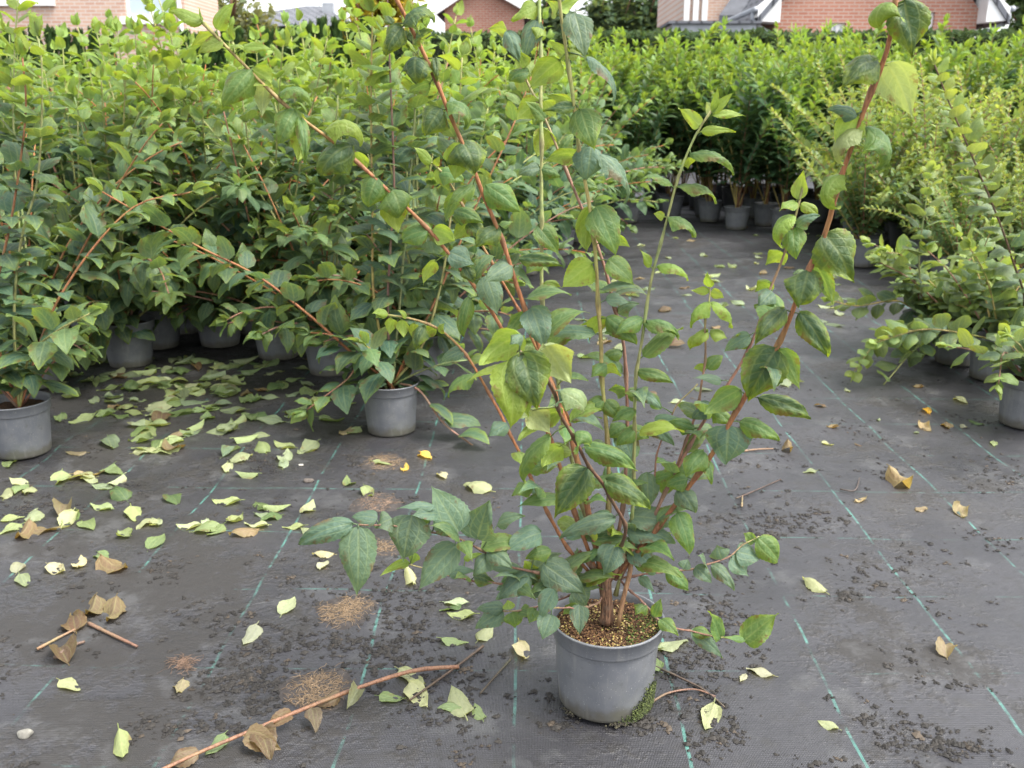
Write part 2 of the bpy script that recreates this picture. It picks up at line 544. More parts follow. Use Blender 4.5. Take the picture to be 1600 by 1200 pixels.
# ------------------------------------------------------------------ leaf shapes
def leaf_arrays(nx=6, ny=10, W=0.30, curl=0.6, fold=0.15, cup=0.0, wave=0.0, twist=0.0, serr=0.04,
                pucker=0.0, seed=0, petiole=0.10, tipc=1.08, basec=0.56, asym=0.0):
    """A blade with its petiole: base at the origin, tip at (0,1,0), upper face +Z. Returns verts, quads, uv."""
    r = random.Random(seed)
    ph = [r.uniform(0, 6.28) for _ in range(6)]
    # centre line bending downwards, then turned so that the chord lies on +Y
    n = ny
    ys, zs, ang = [0.0], [0.0], []
    for i in range(n):
        t = (i + 0.5) / n
        a = -curl * (t ** 1.2) * 1.0
        ang.append(a)
        ys.append(ys[-1] + math.cos(a) / n)
        zs.append(zs[-1] + math.sin(a) / n)
    ce, se = ys[-1], zs[-1]
    L = math.hypot(ce, se)
    L = max(L, 0.25)
    ca, sa = ce / L, se / L
    pts = [((y * ca + z * sa) / L, (-y * sa + z * ca) / L) for y, z in zip(ys, zs)]
    ang = [a - math.atan2(se, ce) for a in ang] + [0]
    ang[-1] = ang[-2]
    verts, uv = [], []
    tm = basec / (basec + tipc)
    norm = (tm ** basec) * ((1 - tm) ** tipc)
    for i in range(n + 1):
        t = i / n
        tt = min(max(t, 0.0), 1.0)
        w = W * (tt ** basec) * ((1 - tt) ** tipc) / norm / L
        w = max(w, 0.006)
        if 0 < i < n:
            w *= 1 + serr * (1 if i % 2 else -1)
        y0, z0 = pts[i]
        nyv, nzv = -math.sin(ang[i]), math.cos(ang[i])       # local normal in the YZ plane
        tw = twist * (t - 0.3)
        for j in range(nx + 1):
            s = -1 + 2 * j / nx
            x = s * w * (1 + asym * s)
            off = fold * abs(x) - cup * x * x / max(W, 0.05)
            off += wave * W * math.sin(t * 9 + ph[0] + s * 1.5) * (s * s)
            if pucker:
                q_ = abs(math.cos(math.pi * 6 * (t - .30 * abs(s)))) ** .6 * abs(math.sin(math.pi * min(1, abs(s) / .96))) ** .5
                off += pucker * (q_ * (1 + .35 * math.sin(s * 9 + t * 13 + ph[1])) - .5) * min(1, 5 * t) * min(1, 4 * (1 - t))
                off += pucker * .6 * math.sin(s * 4 + t * 7 + ph[2])
            xx = x * math.cos(tw) - off * math.sin(tw)
            oo = x * math.sin(tw) + off * math.cos(tw)
            verts.append((xx, y0 + nyv * oo, z0 + nzv * oo))
            uv.append((j / nx, t))
    quads = []
    m = nx + 1
    for i in range(n):
        for j in range(nx):
            quads.append((i * m + j, i * m + j + 1, (i + 1) * m + j + 1, (i + 1) * m + j))
    v = np.array(verts, np.float32)
    if petiole > 0:                     # stalk: thin strip pair behind the base
        v[:, 1] = petiole + v[:, 1] * (1 - petiole)
        b = len(v)
        pw = 0.013
        p0 = v[nx // 2]
        pv = [(-pw, 0, 0), (pw, 0, 0), (pw, p0[1] + .02, p0[2]), (-pw, p0[1] + .02, p0[2]), (0, 0, -pw * 1.4), (0, p0[1] + .02, p0[2] - pw)]
        v = np.concatenate([v, np.array(pv, np.float32)])
        uv += [(0.5, 0)] * 6
        quads += [(b, b + 1, b + 2, b + 3), (b, b + 3, b + 5, b + 4), (b + 1, b + 4, b + 5, b + 2)]
    return v, np.array(quads, np.int32), np.array(uv, np.float32)

def frame(base, d, nrm, length):        # 4x4: +Y along d, +Z near nrm
    y = d.normalized()
    z = nrm - y * nrm.dot(y)
    if z.length < 1e-4: z = y.orthogonal()
    z.normalize()
    x = y.cross(z)
    return Matrix(((x.x * length, y.x * length, z.x * length, base.x), (x.y * length, y.y * length, z.y * length, base.y),
                   (x.z * length, y.z * length, z.z * length, base.z), (0, 0, 0, 1)))

LEAF_VAR = {}
def leaf_vars(kind):
    if kind in LEAF_VAR: return LEAF_VAR[kind]
    r = random.Random(hash(kind) % 1000 if False else sum(map(ord, kind)))
    out = []
    for k in range(10):
        s = r.randint(0, 9999)
        if kind == 'ovate':
            a = leaf_arrays(4, 8, r.uniform(.26, .33), r.uniform(.3, 1.5), r.uniform(.05, .35), r.uniform(0, .5), r.uniform(0, .15), r.uniform(-.5, .5), .05, 0, s)
        elif kind == 'core':
            a = leaf_arrays(6, 18, r.uniform(.16, .22), r.uniform(.6, 2.0), r.uniform(.1, .45), r.uniform(.1, .6), r.uniform(.05, .2), r.uniform(-.7, .7), .03, .012, s, petiole=.1, tipc=1.25)
        elif kind == 'ovate_far':
            a = leaf_arrays(2, 4, r.uniform(.24, .32), r.uniform(.2, 1.3), r.uniform(.1, .4), 0, 0, r.uniform(-.4, .4), 0, 0, s, petiole=0)
        elif kind == 'lance':
            a = leaf_arrays(2, 5, r.uniform(.17, .23), r.uniform(.4, 1.4), r.uniform(.15, .45), 0, 0, r.uniform(-.4, .4), 0, 0, s, petiole=0, basec=.7)
        elif kind == 'small':
            a = leaf_arrays(2, 4, r.uniform(.26, .34), r.uniform(.1, .9), r.uniform(.1, .4), 0, 0, 0, 0, 0, s, petiole=0)
        elif kind == 'broad':
            a = leaf_arrays(4, 7, r.uniform(.29, .36), r.uniform(.5, 1.3), r.uniform(.0, .2), r.uniform(.2, .8), r.uniform(0, .12), r.uniform(-.4, .4), .03, 0, s, tipc=.75)
        elif kind == 'fallen':
            a = leaf_arrays(6, 12, r.uniform(.19, .27), r.uniform(-1.0, 1.3), r.uniform(-.1, .7), r.uniform(-1.0, 1.0), r.uniform(.05, .30), r.uniform(-1.1, 1.1), .03, 0.010, s, petiole=.14)
        elif kind == 'dried':
            a = leaf_arrays(8, 14, r.uniform(.22, .30), r.uniform(.3, 1.5), r.uniform(.1, .7), r.uniform(-1.2, 1.2), r.uniform(.12, .35), r.uniform(-1.4, 1.4), .04, 0.02, s, petiole=.10)
        out.append((a, np_mesh('leaf_' + kind, a[0], a[1], uv=a[2])))
    for a, me in out: me.materials.append(M_LEAF)
    LEAF_VAR[kind] = out
    return out

def jit(c, r, amt=0.15, a=None):
    k = 1 + r.uniform(-amt, amt)
    h = r.uniform(-amt, amt) * 0.5
    return (max(.005, c[0] * k * (1 + h)), max(.005, c[1] * k), max(.005, c[2] * k * (1 - h)), c[3] if a is None and len(c) > 3 else (a or 0.0))

def lerp3(a, b, t):
    return tuple(x + (y - x) * t for x, y in zip(a, b))

BLUE, MID, LIME, DARK, PALE = (.092, .150, .104), (.080, .148, .046), (.160, .235, .045), (.052, .095, .040), (.20, .25, .115)
STEM_COL = {'orange': (.38, .15, .058), 'green': (.32, .33, .12), 'pink': (.31, .155, .105), 'brown': (.17, .085, .05), 'olive': (.38, .30, .10)}

# ------------------------------------------------------------------ pots
def lathe(name, prof, seg=40):
    v, q = [], []
    for (r_, z) in prof:
        for k in range(seg):
            a = 2 * math.pi * k / seg
            v.append((r_ * math.cos(a), r_ * math.sin(a), z))
    for i in range(len(prof) - 1):
        for k in range(seg):
            k2 = (k + 1) % seg
            q.append((i * seg + k, i * seg + k2, (i + 1) * seg + k2, (i + 1) * seg + k))
    return np_mesh(name, v, q)

def pot_meshes(rb, rt, h, seg=40):
    hb = h * 0.80                              # where the rim band starts
    rm = rb + (rt - .006 - rb) * 0.80
    body = lathe('pot', [(0.0005, .006), (rb * .80, .004), (rb * .93, 0.0), (rb, .004), (rb + .001, .010), (rm, hb - .004), (rm + .0005, hb)], seg)
    rim = lathe('rim', [(rm + .0005, hb), (rm + .0045, hb + .0015), (rm + .006, hb + .005), (rt - .002, h - .006), (rt + .001, h - .004), (rt + .001, h - .001), (rt - .001, h),
                        (rt - .003, h - .001), (rt - .005, h - .012), (rm - .003, h * .70)], seg)
    sv, sq = [], []
    r = random.Random(5)
    R = rt - .006
    rings = 7
    for i in range(rings + 1):
        rr = R * i / rings + .0005
        for k in range(seg):
            a = 2 * math.pi * k / seg
            sv.append((rr * math.cos(a), rr * math.sin(a), h * .86 + r.uniform(-.003, .003) - (.004 if i == rings else 0)))
    for i in range(rings):
        for k in range(seg):
            k2 = (k + 1) % seg
            sq.append((i * seg + k, i * seg + k2, (i + 1) * seg + k2, (i + 1) * seg + k))
    soil = np_mesh('soil', sv, sq)
    return body, rim, soil
POT5 = pot_meshes(.080, .100, .175)
POT6 = pot_meshes(.086, .116, .195, 32)

def add_pot(root, meshes, seg=None):
    b = obj('pot', meshes[0], M_POT, root)
    r_ = obj('rim', meshes[1], M_POT, b)
    s = obj('soil', meshes[2], M_SOIL, root)
    return b

# ------------------------------------------------------------------ shrubs
def grow(r, L, tilt, az, sag=0.5, step=.05, wig=.05, start=(0, 0, .14), spread=.02):
    """A stem that leaves the soil at an angle and arches over under its own weight."""
    p = Vector((start[0] + r.uniform(-spread, spread), start[1] + r.uniform(-spread, spread), start[2]))
    th = tilt
    a = az
    pts = [p.copy()]
    n = max(4, int(L / step))
    for i in range(n):
        th += sag * step / max(L, .3) * (0.5 + i / n) + r.uniform(-wig, wig)
        a += r.uniform(-wig, wig)
        p = p + Vector((math.sin(th) * math.cos(a), math.sin(th) * math.sin(a), math.cos(th))) * step
        pts.append(p.copy())
    for q in pts:
        if q.z < .03: q.z = .03
    return pts

def leaf_spots(r, path, gap, len0, start=0.12, droop=.25, tip=True, lean=.35):
    """Opposite leaf pairs along a stem: (base, direction, normal, length, t)."""
    out = []
    Ls = [0.0]
    for a, b in zip(path, path[1:]): Ls.append(Ls[-1] + (b - a).length)
    T = Ls[-1]
    s = T * start
    k = r.randint(0, 1)
    ph = r.uniform(0, 3.14)
    i = 0
    up = Vector((0, 0, 1))
    while s < T:
        while i < len(Ls) - 2 and Ls[i + 1] < s: i += 1
        t = (s - Ls[i]) / max(1e-6, Ls[i + 1] - Ls[i])
        p = path[i].lerp(path[i + 1], t)
        tg = (path[i + 1] - path[i]).normalized()
        u = tg.orthogonal().normalized()
        w = tg.cross(u)
        f = s / T
        for sg in (0, math.pi):
            a = ph + k * math.pi / 2 + sg + r.uniform(-.35, .35)
            side = u * math.cos(a) + w * math.sin(a)
            d = (side + tg * (lean + .5 * f) + Vector((0, 0, -droop * r.uniform(.1, 1.7) * (1 - .6 * f)))).normalized()
            nrm = (up * 1.0 + tg * .4 + side * (.5 if droop > .5 else 0) + Vector((r.uniform(-.35, .35), r.uniform(-.35, .35), 0)))
            ln = len0 * (0.75 + .5 * r.random()) * (1.0 - .45 * max(0, f - .7) / .3)
            out.append((p, d, nrm, ln, f))
        k += 1
        s += gap * r.uniform(.75, 1.25) * (1.0 - .35 * f)
    if tip:
        p, tg = path[-1], (path[-1] - path[-2]).normalized()
        for q in range(3):
            d = (tg + Vector((r.uniform(-.5, .5), r.uniform(-.5, .5), r.uniform(-.2, .4)))).normalized()
            out.append((p, d, Vector((r.uniform(-1, 1), r.uniform(-1, 1), .8)), len0 * r.uniform(.4, .65), 1.0))
    return out

KINDS = {
    # leaf kind, number of stems, stem length, tilt range, sag, leaf length, gap, colours low -> tip, stem colours
    'arching': dict(leaf='ovate', n=(12, 15), L=(.55, 1.20), tilt=(.05, 1.0), sag=(.1, 1.5), ln=.122, gap=.078, lo=(.052, .100, .066), hi=(.160, .240, .048), st=('orange', 'orange', 'green', 'pink')),
    'lance': dict(leaf='lance', n=(9, 12), L=(.9, 1.48), tilt=(.02, .40), sag=(.0, .5), ln=.140, gap=.050, lo=(.045, .098, .042), hi=(.165, .250, .040), st=('olive', 'brown')),
    'small': dict(leaf='small', n=(24, 30), L=(.35, 1.28), tilt=(.02, .8), sag=(.0, .9), ln=.070, gap=.036, lo=(.10, .165, .065), hi=(.23, .29, .085), st=('olive', 'pink')),
    'low': dict(leaf='broad', n=(7, 9), L=(.25, .5), tilt=(.1, 1.0), sag=(.2, 1.3), ln=.092, gap=.050, lo=(.085, .135, .075), hi=(.20, .27, .08), st=('olive', 'pink')),
}

def shrub(seed, kind, root_name, single, pot=POT6, extra=(), hscale=1.0, tiltmax=None, nstem=None):
    """A potted shrub at the origin. single=True: every stem and leaf an object of its own."""
    r = random.Random(seed)
    K = KINDS[kind]
    root = empty(root_name)
    add_pot(root, pot)
    sbag, lbag = Bag(), Bag()
    lv = leaf_vars(K['leaf'] if single or K['leaf'] != 'ovate' else 'ovate')
    paths = []
    ns = nstem if nstem is not None else r.randint(*K['n'])
    for i in range(ns):
        L = r.uniform(*K['L']) * hscale
        tmax = tiltmax or K['tilt'][1]
        paths.append((grow(r, L, r.uniform(K['tilt'][0], tmax), i * 2.4 + r.uniform(-.5, .5), r.uniform(*K['sag']), start=(0, 0, pot_h(pot))), r.choice(K['st'])))
    if kind == 'arching' and (not single or hscale > .9):
        for i in range(3 if single else 0):    # low stems hanging over the pot rim
            paths.append((grow(r, r.uniform(.38, .6), r.uniform(.85, 1.25), -1.57 + r.uniform(-1.1, 1.1), r.uniform(.5, 1.0), start=(0, 0, pot_h(pot))), 'pink'))
        for i in range(3):                     # straight young shoots, bare below
            paths.append((grow(r, r.uniform(.95, 1.34) * (.85 + .15 * hscale), r.uniform(.0, .22), r.uniform(0, 6.28), .1, start=(0, 0, pot_h(pot)), wig=.02), 'green', .55))
    paths += list(extra)
    for path, sc, *rest in paths:
        T = sum((b - a).length for a, b in zip(path, path[1:]))
        n = len(path)
        rad = [(.0040 * (1 - .62 * i / n) + .0007) * (0.8 + .3 * min(1, T)) for i in range(n)]
        if single:
            st = tube('stem', path, rad, M_STEM, 5, root)
            st.color = jit(STEM_COL[sc], r, .2, 1.0)
        else:
            v, q, t = tube_arrays(path, rad, 4)
            sbag.add(v, q, t, col=(*STEM_COL[sc], 1))
        for (p, d, nrm, ln, f) in leaf_spots(r, path, K['gap'], K['ln'], start=rest[0] if rest else (.22 if kind == 'lance' else .12), droop=.75 if kind == 'arching' else .25):
            if not single and r.random() < .05: continue
            tipp = p + d * ln
            if single and ((math.hypot(tipp.x, tipp.y) < .135 and tipp.z < .19) or (math.hypot(p.x, p.y) < .11 and p.z < .16) or tipp.z < .005): continue
            young = min(1, max(0, (f - .45) / .55)) ** 1.3
            if kind == 'arching': young = min(1, .45 * young + .9 * min(1, max(0, (p.z - .92) / .36)) * (.35 + .65 * f))
            if kind == 'lance': young = min(1, max(0, (f - .70) / .30)) ** 1.2
            c = lerp3(K['lo'], K['hi'], young)
            c = jit(c, r, .22, r.uniform(.1, .7) if single else 1.0)
            Mx = frame(p, d, nrm, ln)
            a, me = lv[r.randint(0, 9)]
            if single:
                o = obj('leaf', me, None, st)
                o.matrix_basis = Mx
                o.color = c
            else:
                m = np.array(Mx, dtype=np.float32)
                lbag.add(a[0] @ m[:3, :3].T + m[:3, 3], a[1], uv=a[2], col=c)
    if not single:
        tag(obj('stems', sbag.mesh('stems'), M_ATTR, root), kind='stuff')
        tag(obj('foliage', lbag.mesh('foliage'), M_LEAFMASS, root), kind='stuff')
    return root

def pot_h(pot):
    return .15 if pot is POT5 else .165

def children(o):
    return [c for c in bpy.data.objects if c.parent == o]

def copy_tree(o, parent=None):
    c = o.copy()
    COL.objects.link(c)
    if parent is not None: c.parent = parent
    for ch in KIDS(o): copy_tree(ch, c)
    return c
_kid_cache = {}
def KIDS(o):
    if o.name not in _kid_cache: _kid_cache[o.name] = list(o.children)
    return _kid_cache[o.name]

# ------------------------------------------------------------------ ground
def hgt(x, y):                         # slack folds of the fabric
    e = 1.0 if y < 9 else 0.0
    f = .0045 * math.sin(y * 7.5 + .9 * math.sin(x * 1.7) + .35 * x) * (0.5 + 0.5 * math.sin(x * .9 + y * .7 + 1.0))
    f += .003 * math.sin(y * 19 + 1.6 * math.sin(x * 2.3 + y) + x * .8) * max(0, math.sin(x * 1.3 - y * 1.1 + .4))
    f += .0015 * math.sin(x * 9 + y * 4) * math.sin(y * 11 - x * 3)
    return f * e - .004

xs = np.concatenate([np.array([-400, -150, -60, -25, -12, -7]), np.arange(-4.5, 4.51, .045), np.array([7, 12, 25, 60, 150, 400])])
ys = np.concatenate([np.array([-60, -20, -6, -2, -.5]), np.arange(.3, 7.0, .032), np.arange(7.1, 12, .2), np.array([13, 15, 18, 25, 40, 80, 200, 600])])
gv = [(x, y, hgt(x, y) if abs(x) < 5 and 0 < y < 12 else -.004) for y in ys for x in xs]
nx_ = len(xs)
gi = np.arange(len(ys) * nx_).reshape(len(ys), nx_)
gq = np.stack([gi[:-1, :-1], gi[:-1, 1:], gi[1:, 1:], gi[1:, :-1]], -1).reshape(-1, 4)
tag(obj('ground', np_mesh('ground', gv, gq), M_FABRIC), 'dark woven weed control fabric with green marker threads', None, None, 'structure')

# ------------------------------------------------------------------ houses and trees beyond the nursery
def XZ(px, py, Y):
    p = P(px, py, Y)
    return p.x, p.z

def wall_with_opening(name, mat, parent, x0, x1, z0, z1, y0, th, openings):
    """A wall whose openings are real holes: built of boxes round them."""
    mb = MB()
    xs_ = sorted({x0, x1, *[o[0] for o in openings], *[o[1] for o in openings]})
    for a, b in zip(xs_, xs_[1:]):
        cut = sorted([(o[2], o[3]) for o in openings if o[0] <= a + 1e-6 and o[1] >= b - 1e-6])
        z = z0
        for c0, c1 in cut:
            if c0 > z: mb.box(a, y0, z, b, y0 + th, c0)
            z = c1
        if z < z1: mb.box(a, y0, z, b, y0 + th, z1)
    return mb.build(name, mat, parent)

def window(parent, x0, x1, z0, z1, y, split=0.5, sill=True):
    w = MB()
    t = .07
    for b in ((x0, z0, x0 + t, z1), (x1 - t, z0, x1, z1), (x0 + t, z0, x1 - t, z0 + t), (x0 + t, z1 - t, x1 - t, z1)):
        w.box(b[0], y + .08, b[1], b[2], y + .15, b[3])
    wo = w.build('window', M_WHITE, parent)
    xm = x0 + (x1 - x0) * split
    MB().box(xm - .05, y + .075, z0 + t, xm + .05, y + .155, z1 - t).build('mullion', M_WHITE, wo)
    for a, b in ((x0 + t, xm - .05), (xm + .05, x1 - t)):
        MB().box(a, y + .105, z0 + t, b, y + .115, z1 - t).build('pane', M_GLASS, wo)
        k = MB()
        n = 6
        for i in range(n):
            xa = a + (b - a) * i / n
            k.box(xa + .01, y + .19, z0 + t, xa + (b - a) / n - .015, y + .20, z1 - t)
        tag(k.build('blind', M_BLIND, wo), kind='stuff')
    if sill:
        MB().box(x0 - .12, y - .10, z0 - .16, x1 + .12, y + .10, z0 + .0).build('sill', M_WHITE, wo)

def gable_roof(parent, x0, x1, y0, y1, z, rise, along='y', over=.4, mat=None):
    """Two slopes; along = direction of the ridge."""
    mb = MB()
    t = .18
    if along == 'y':
        xm = (x0 + x1) / 2
        mb.prism([(x0 - over, y0 - over, z - over * rise / (xm - x0)), (xm, y0 - over, z + rise), (xm, y0 - over, z + rise + t), (x0 - over, y0 - over, z - over * rise / (xm - x0) + t)], (0, y1 - y0 + 2 * over, 0))
        mb.prism([(xm, y0 - over, z + rise), (x1 + over, y0 - over, z - over * rise / (xm - x0)), (x1 + over, y0 - over, z - over * rise / (xm - x0) + t), (xm, y0 - over, z + rise + t)], (0, y1 - y0 + 2 * over, 0))
    else:
        ym = (y0 + y1) / 2
        dz = over * rise / (ym - y0)
        mb.prism([(x0 - over, y0 - over, z - dz), (x0 - over, ym, z + rise), (x0 - over, ym, z + rise + t), (x0 - over, y0 - over, z - dz + t)], (x1 - x0 + 2 * over, 0, 0))
        mb.prism([(x0 - over, ym, z + rise), (x0 - over, y1 + over, z - dz), (x0 - over, y1 + over, z - dz + t), (x0 - over, ym, z + rise + t)], (x1 - x0 + 2 * over, 0, 0))
    return mb.build('roof', mat or M_ROOF, parent)

# tan brick house on the left
Y = 24.0
hl = empty('brick_house', (-11, Y, 0))
tag(hl, 'tan brick house with white framed window behind the left shrubs', 'house')
x1h = XZ(289, 20, Y)[0]
x0h = x1h - 12
wx0, wz0 = XZ(197, 27, Y)
wx1, _ = XZ(267, 27, Y)
w2x0, w2x1 = XZ(56, 0, Y)[0], XZ(78, 0, Y)[0]
hs = []
hs.append(wall_with_opening('wall', M_TANBRICK, None, x0h, x1h, -.1, 6.2, Y, .3, [(wx0, wx1, wz0, wz0 + 1.25), (w2x0 - 1.0, w2x1, wz0 + .42, wz0 + 1.25)]))
hs.append(MB().box(x0h, Y + .3, -.1, x1h, Y + 2.6, 6.2).build('wall', M_TANBRICK))
for o in hs: at_world(o, hl)
tmp = empty('tmp')
window(tmp, wx0, wx1, wz0, wz0 + 1.25, Y, .55)
window(tmp, w2x0 - 1.0, w2x1, wz0 + .42, wz0 + 1.25, Y)
tmp2 = gable_roof(tmp, x0h, x1h, Y, Y + 2.6, 6.3, 1.4, 'x')
gut = tube('downpipe', [V(x1h - .1, Y - .08, z) for z in (0, 3, 6.1)], .05, M_WHITE, 8, tmp)
for o in list(tmp.children): at_world(o, hl)
bpy.data.objects.remove(tmp)

# grey roofed bungalow, further off
Y = 34.0
hb = empty('grey_roof_house', (-8, Y, 0))
tag(hb, 'low house with dark grey tiled hip roof behind the conifers', 'house')
xa, za = XZ(300, 60, Y)
xb, _ = XZ(562, 45, Y)
xp, zp = XZ(455, -12, Y)
zb = XZ(562, 42, Y)[1]
mb = MB().box(xa, Y, -.1, xb - .5, Y + 9, zb - .1)
at_world(mb.build('wall', M_REDBRICK), hb)
rm_ = MB()
e = [(xa - .4, Y - .5, zb), (xb, Y - .5, zb), (xb, Y + 9.5, zb), (xa - .4, Y + 9.5, zb)]
rd = [(xa + 3, Y + 4.5, zp), (xp, Y + 4.5, zp)]
rm_.poly([e[0], e[1], rd[1], rd[0]]).poly([e[1], e[2], rd[1]]).poly([e[2], e[3], rd[0], rd[1]]).poly([e[3], e[0], rd[0]]).poly(e[::-1])
rf = at_world(rm_.build('roof', M_ROOF), hb)
cx, cz = XZ(515, 6, Y + 3)
ch = MB().box(cx - .2, Y + 2.6, cz - 1.4, cx + .2, Y + 3.0, cz).build('chimney', M_GREYMETAL)
ch.parent = rf

# red brick gable in the middle
Y = 38.0
hm = empty('gable_house', (-1, Y, 0))
tag(hm, 'red brick gable with white verge seen between the tall stems', 'house')
xl = XZ(695, 40, Y)[0]; xr, zr = XZ(818, 14, Y)
xpk, zpk = XZ(750, -24, Y)
g = MB().prism([(xl, Y, 0), (xr, Y, 0), (xr, Y, zr), (xpk, Y, zpk), (xl, Y, zr)], (0, 9, 0))
at_world(g.build('wall', M_REDBRICK), hm)
rr = MB()
for (ax, az, bx, bz) in ((xl - .35, zr - .2, xpk, zpk), (xr + .35, zr - .2, xpk, zpk)):
    rr.prism([(ax, Y - .3, az + .02), (bx, Y - .3, bz + .02), (bx, Y - .3, bz + .24), (ax, Y - .3, az + .24)], (0, 9.6, 0))
at_world(rr.build('roof', M_ROOF), hm)
vb = MB()
for (ax, az, bx, bz) in ((xl - .35, zr - .2, xpk, zpk), (xr + .35, zr - .2, xpk, zpk)):
    vb.prism([(ax, Y - .36, az - .06), (bx, Y - .36, bz - .06), (bx, Y - .36, bz + .2), (ax, Y - .36, az + .2)], (0, .05, 0))
at_world(vb.build('verge_board', M_WHITE), hm)

# right hand brick house: gable wall, lower wing, carport
Y = 25.0
hr = empty('brick_house', (8.5, Y, 0))
tag(hr, 'red brick house with white eaves above the right hand hedge', 'house')
xl, xr = XZ(1212, 20, Y)[0], XZ(1528, 20, Y)[0]
ze = XZ(1212, 14, Y)[1]
swx0, swz0 = XZ(1299, 46, Y); swx1, swz1 = XZ(1322, 36, Y)
sw2 = XZ(1448, 46, Y)[0], XZ(1458, 46, Y)[0]
w1 = wall_with_opening('wall', M_REDBRICK, None, xl, xr, -.1, ze, Y, .3, [(swx0, swx1, swz0 - .6, swz1), (sw2[0], sw2[1], swz0 - .6, swz1 + .25)])
at_world(w1, hr)
xm = (xl + xr) / 2
at_world(MB().prism([(xl, Y, ze), (xr, Y, ze), (xm, Y, ze + 3.0)], (0, .3, 0)).build('gable', M_REDBRICK), hr)
at_world(MB().box(xl, Y + .3, -.1, xr, Y + 9, ze).build('wall', M_REDBRICK), hr)
tmp = empty('tmp')
window(tmp, swx0, swx1, swz0 - .6, swz1, Y, .5, False)
window(tmp, sw2[0], sw2[1], swz0 - .6, swz1 + .25, Y, .5, False)
gable_roof(tmp, xl, xr, Y, Y + 9, ze + .25, 3.0, 'y', .55)
for sx, x in ((-1, xl), (1, xr)):
    MB().prism([(x, Y - .5, ze - .35), (x + sx * .55, Y - .5, ze - .32), (x + sx * .55, Y - .5, ze - .02), (x, Y - .5, ze + .42)], (0, .7, 0)).build('eave_box', M_WHITE, tmp)
    tube('gutter', [V(x + sx * .62, Y - .5, ze - .05), V(x + sx * .62, Y + 9.5, ze - .05)], .07, M_GREYMETAL, 8, tmp)
    tube('downpipe', catmull([V(x + sx * .62, Y - .3, ze - .1), V(x + sx * .60, Y - .3, ze - .32), V(x + sx * .12, Y - .12, ze - .62), V(x + sx * .10, Y - .10, ze - .9), V(x + sx * .10, Y - .10, 0)], 24), .05, M_GREYMETAL, 8, tmp)
for o in list(tmp.children): at_world(o, hr)
bpy.data.objects.remove(tmp)

Y = 30.0
hw = empty('brick_wing', (6, Y, 0))
tag(hw, 'tall pale brick bay with sloping grey roof beside the red house', 'house')
xl2, xr2 = XZ(1066, 30, Y)[0], XZ(1155, 30, Y)[0]
at_world(MB().box(xl2, Y, -.1, xr2, Y + 6, 7).build('wall', M_TANBRICK), hw)
mbx = MB()
for px in (1068, 1082, 1096):
    x = XZ(px, 20, Y)[0]
    mbx.box(x, Y - .12, -.1, x + .16, Y - .002, 7)
tmpo = at_world(mbx.build('pilaster_strips', M_WHITE), hw)
gx0, gz0 = XZ(1120, 34, Y - 1.5)
gx1, gz1 = XZ(1215, -20, Y - 1.5)
at_world(MB().prism([(gx0, Y - 1.8, gz0), (gx1, Y - 1.8, gz0), (gx1, Y - .2, gz1 + .4), (gx0 + 1.1, Y - .2, gz1 + .4)], (0, 0, .15)).build('roof', M_SLATE), hw)
Y = 24.0
cp = empty('carport', (5, Y, 0))
tag(cp, 'flat carport roof with grey fascia over the right hedge', 'carport')
cx0, cz0 = XZ(1050, 46, Y); cx1, cz1 = XZ(1182, 37, Y)
at_world(MB().box(cx0, Y, cz0 - .05, cx1, Y + 4, cz1).build('fascia', M_GREYMETAL), cp)
at_world(MB().box(cx0 - .1, Y - .1, cz1, cx1 + .1, Y + 4.1, cz1 + .06).build('roof', M_ROOF), cp)
for xx in (cx0 + .2, cx1 - .3):
    at_world(MB().box(xx, Y + .2, 0, xx + .12, Y + .32, cz0 - .05).build('post', M_GREYMETAL), cp)

def leaf_cloud(r, n, centres, size, c0, c1):
    """Leaf sprays spread through the volume of several lobes."""
    bag = Bag()
    lv = leaf_vars('small')
    for i in range(n):
        c, rad = r.choice(centres)
        d = Vector((r.gauss(0, 1), r.gauss(0, 1), r.gauss(0, 1))).normalized() * (r.random() ** .45)
        p = Vector(c) + Vector((d.x * rad[0], d.y * rad[1], d.z * rad[2]))
        a, _ = lv[r.randint(0, 9)]
        Mx = frame(p, Vector((r.gauss(0, 1), r.gauss(0, 1), r.gauss(0, .7))), Vector((r.gauss(0, .5), r.gauss(0, .5), 1)), size * r.uniform(.6, 1.5))
        m = np.array(Mx, np.float32)
        bag.add(a[0] @ m[:3, :3].T + m[:3, 3], a[1], uv=a[2], col=jit(lerp3(c0, c1, r.random()), r, .25, 1.0))
    return bag

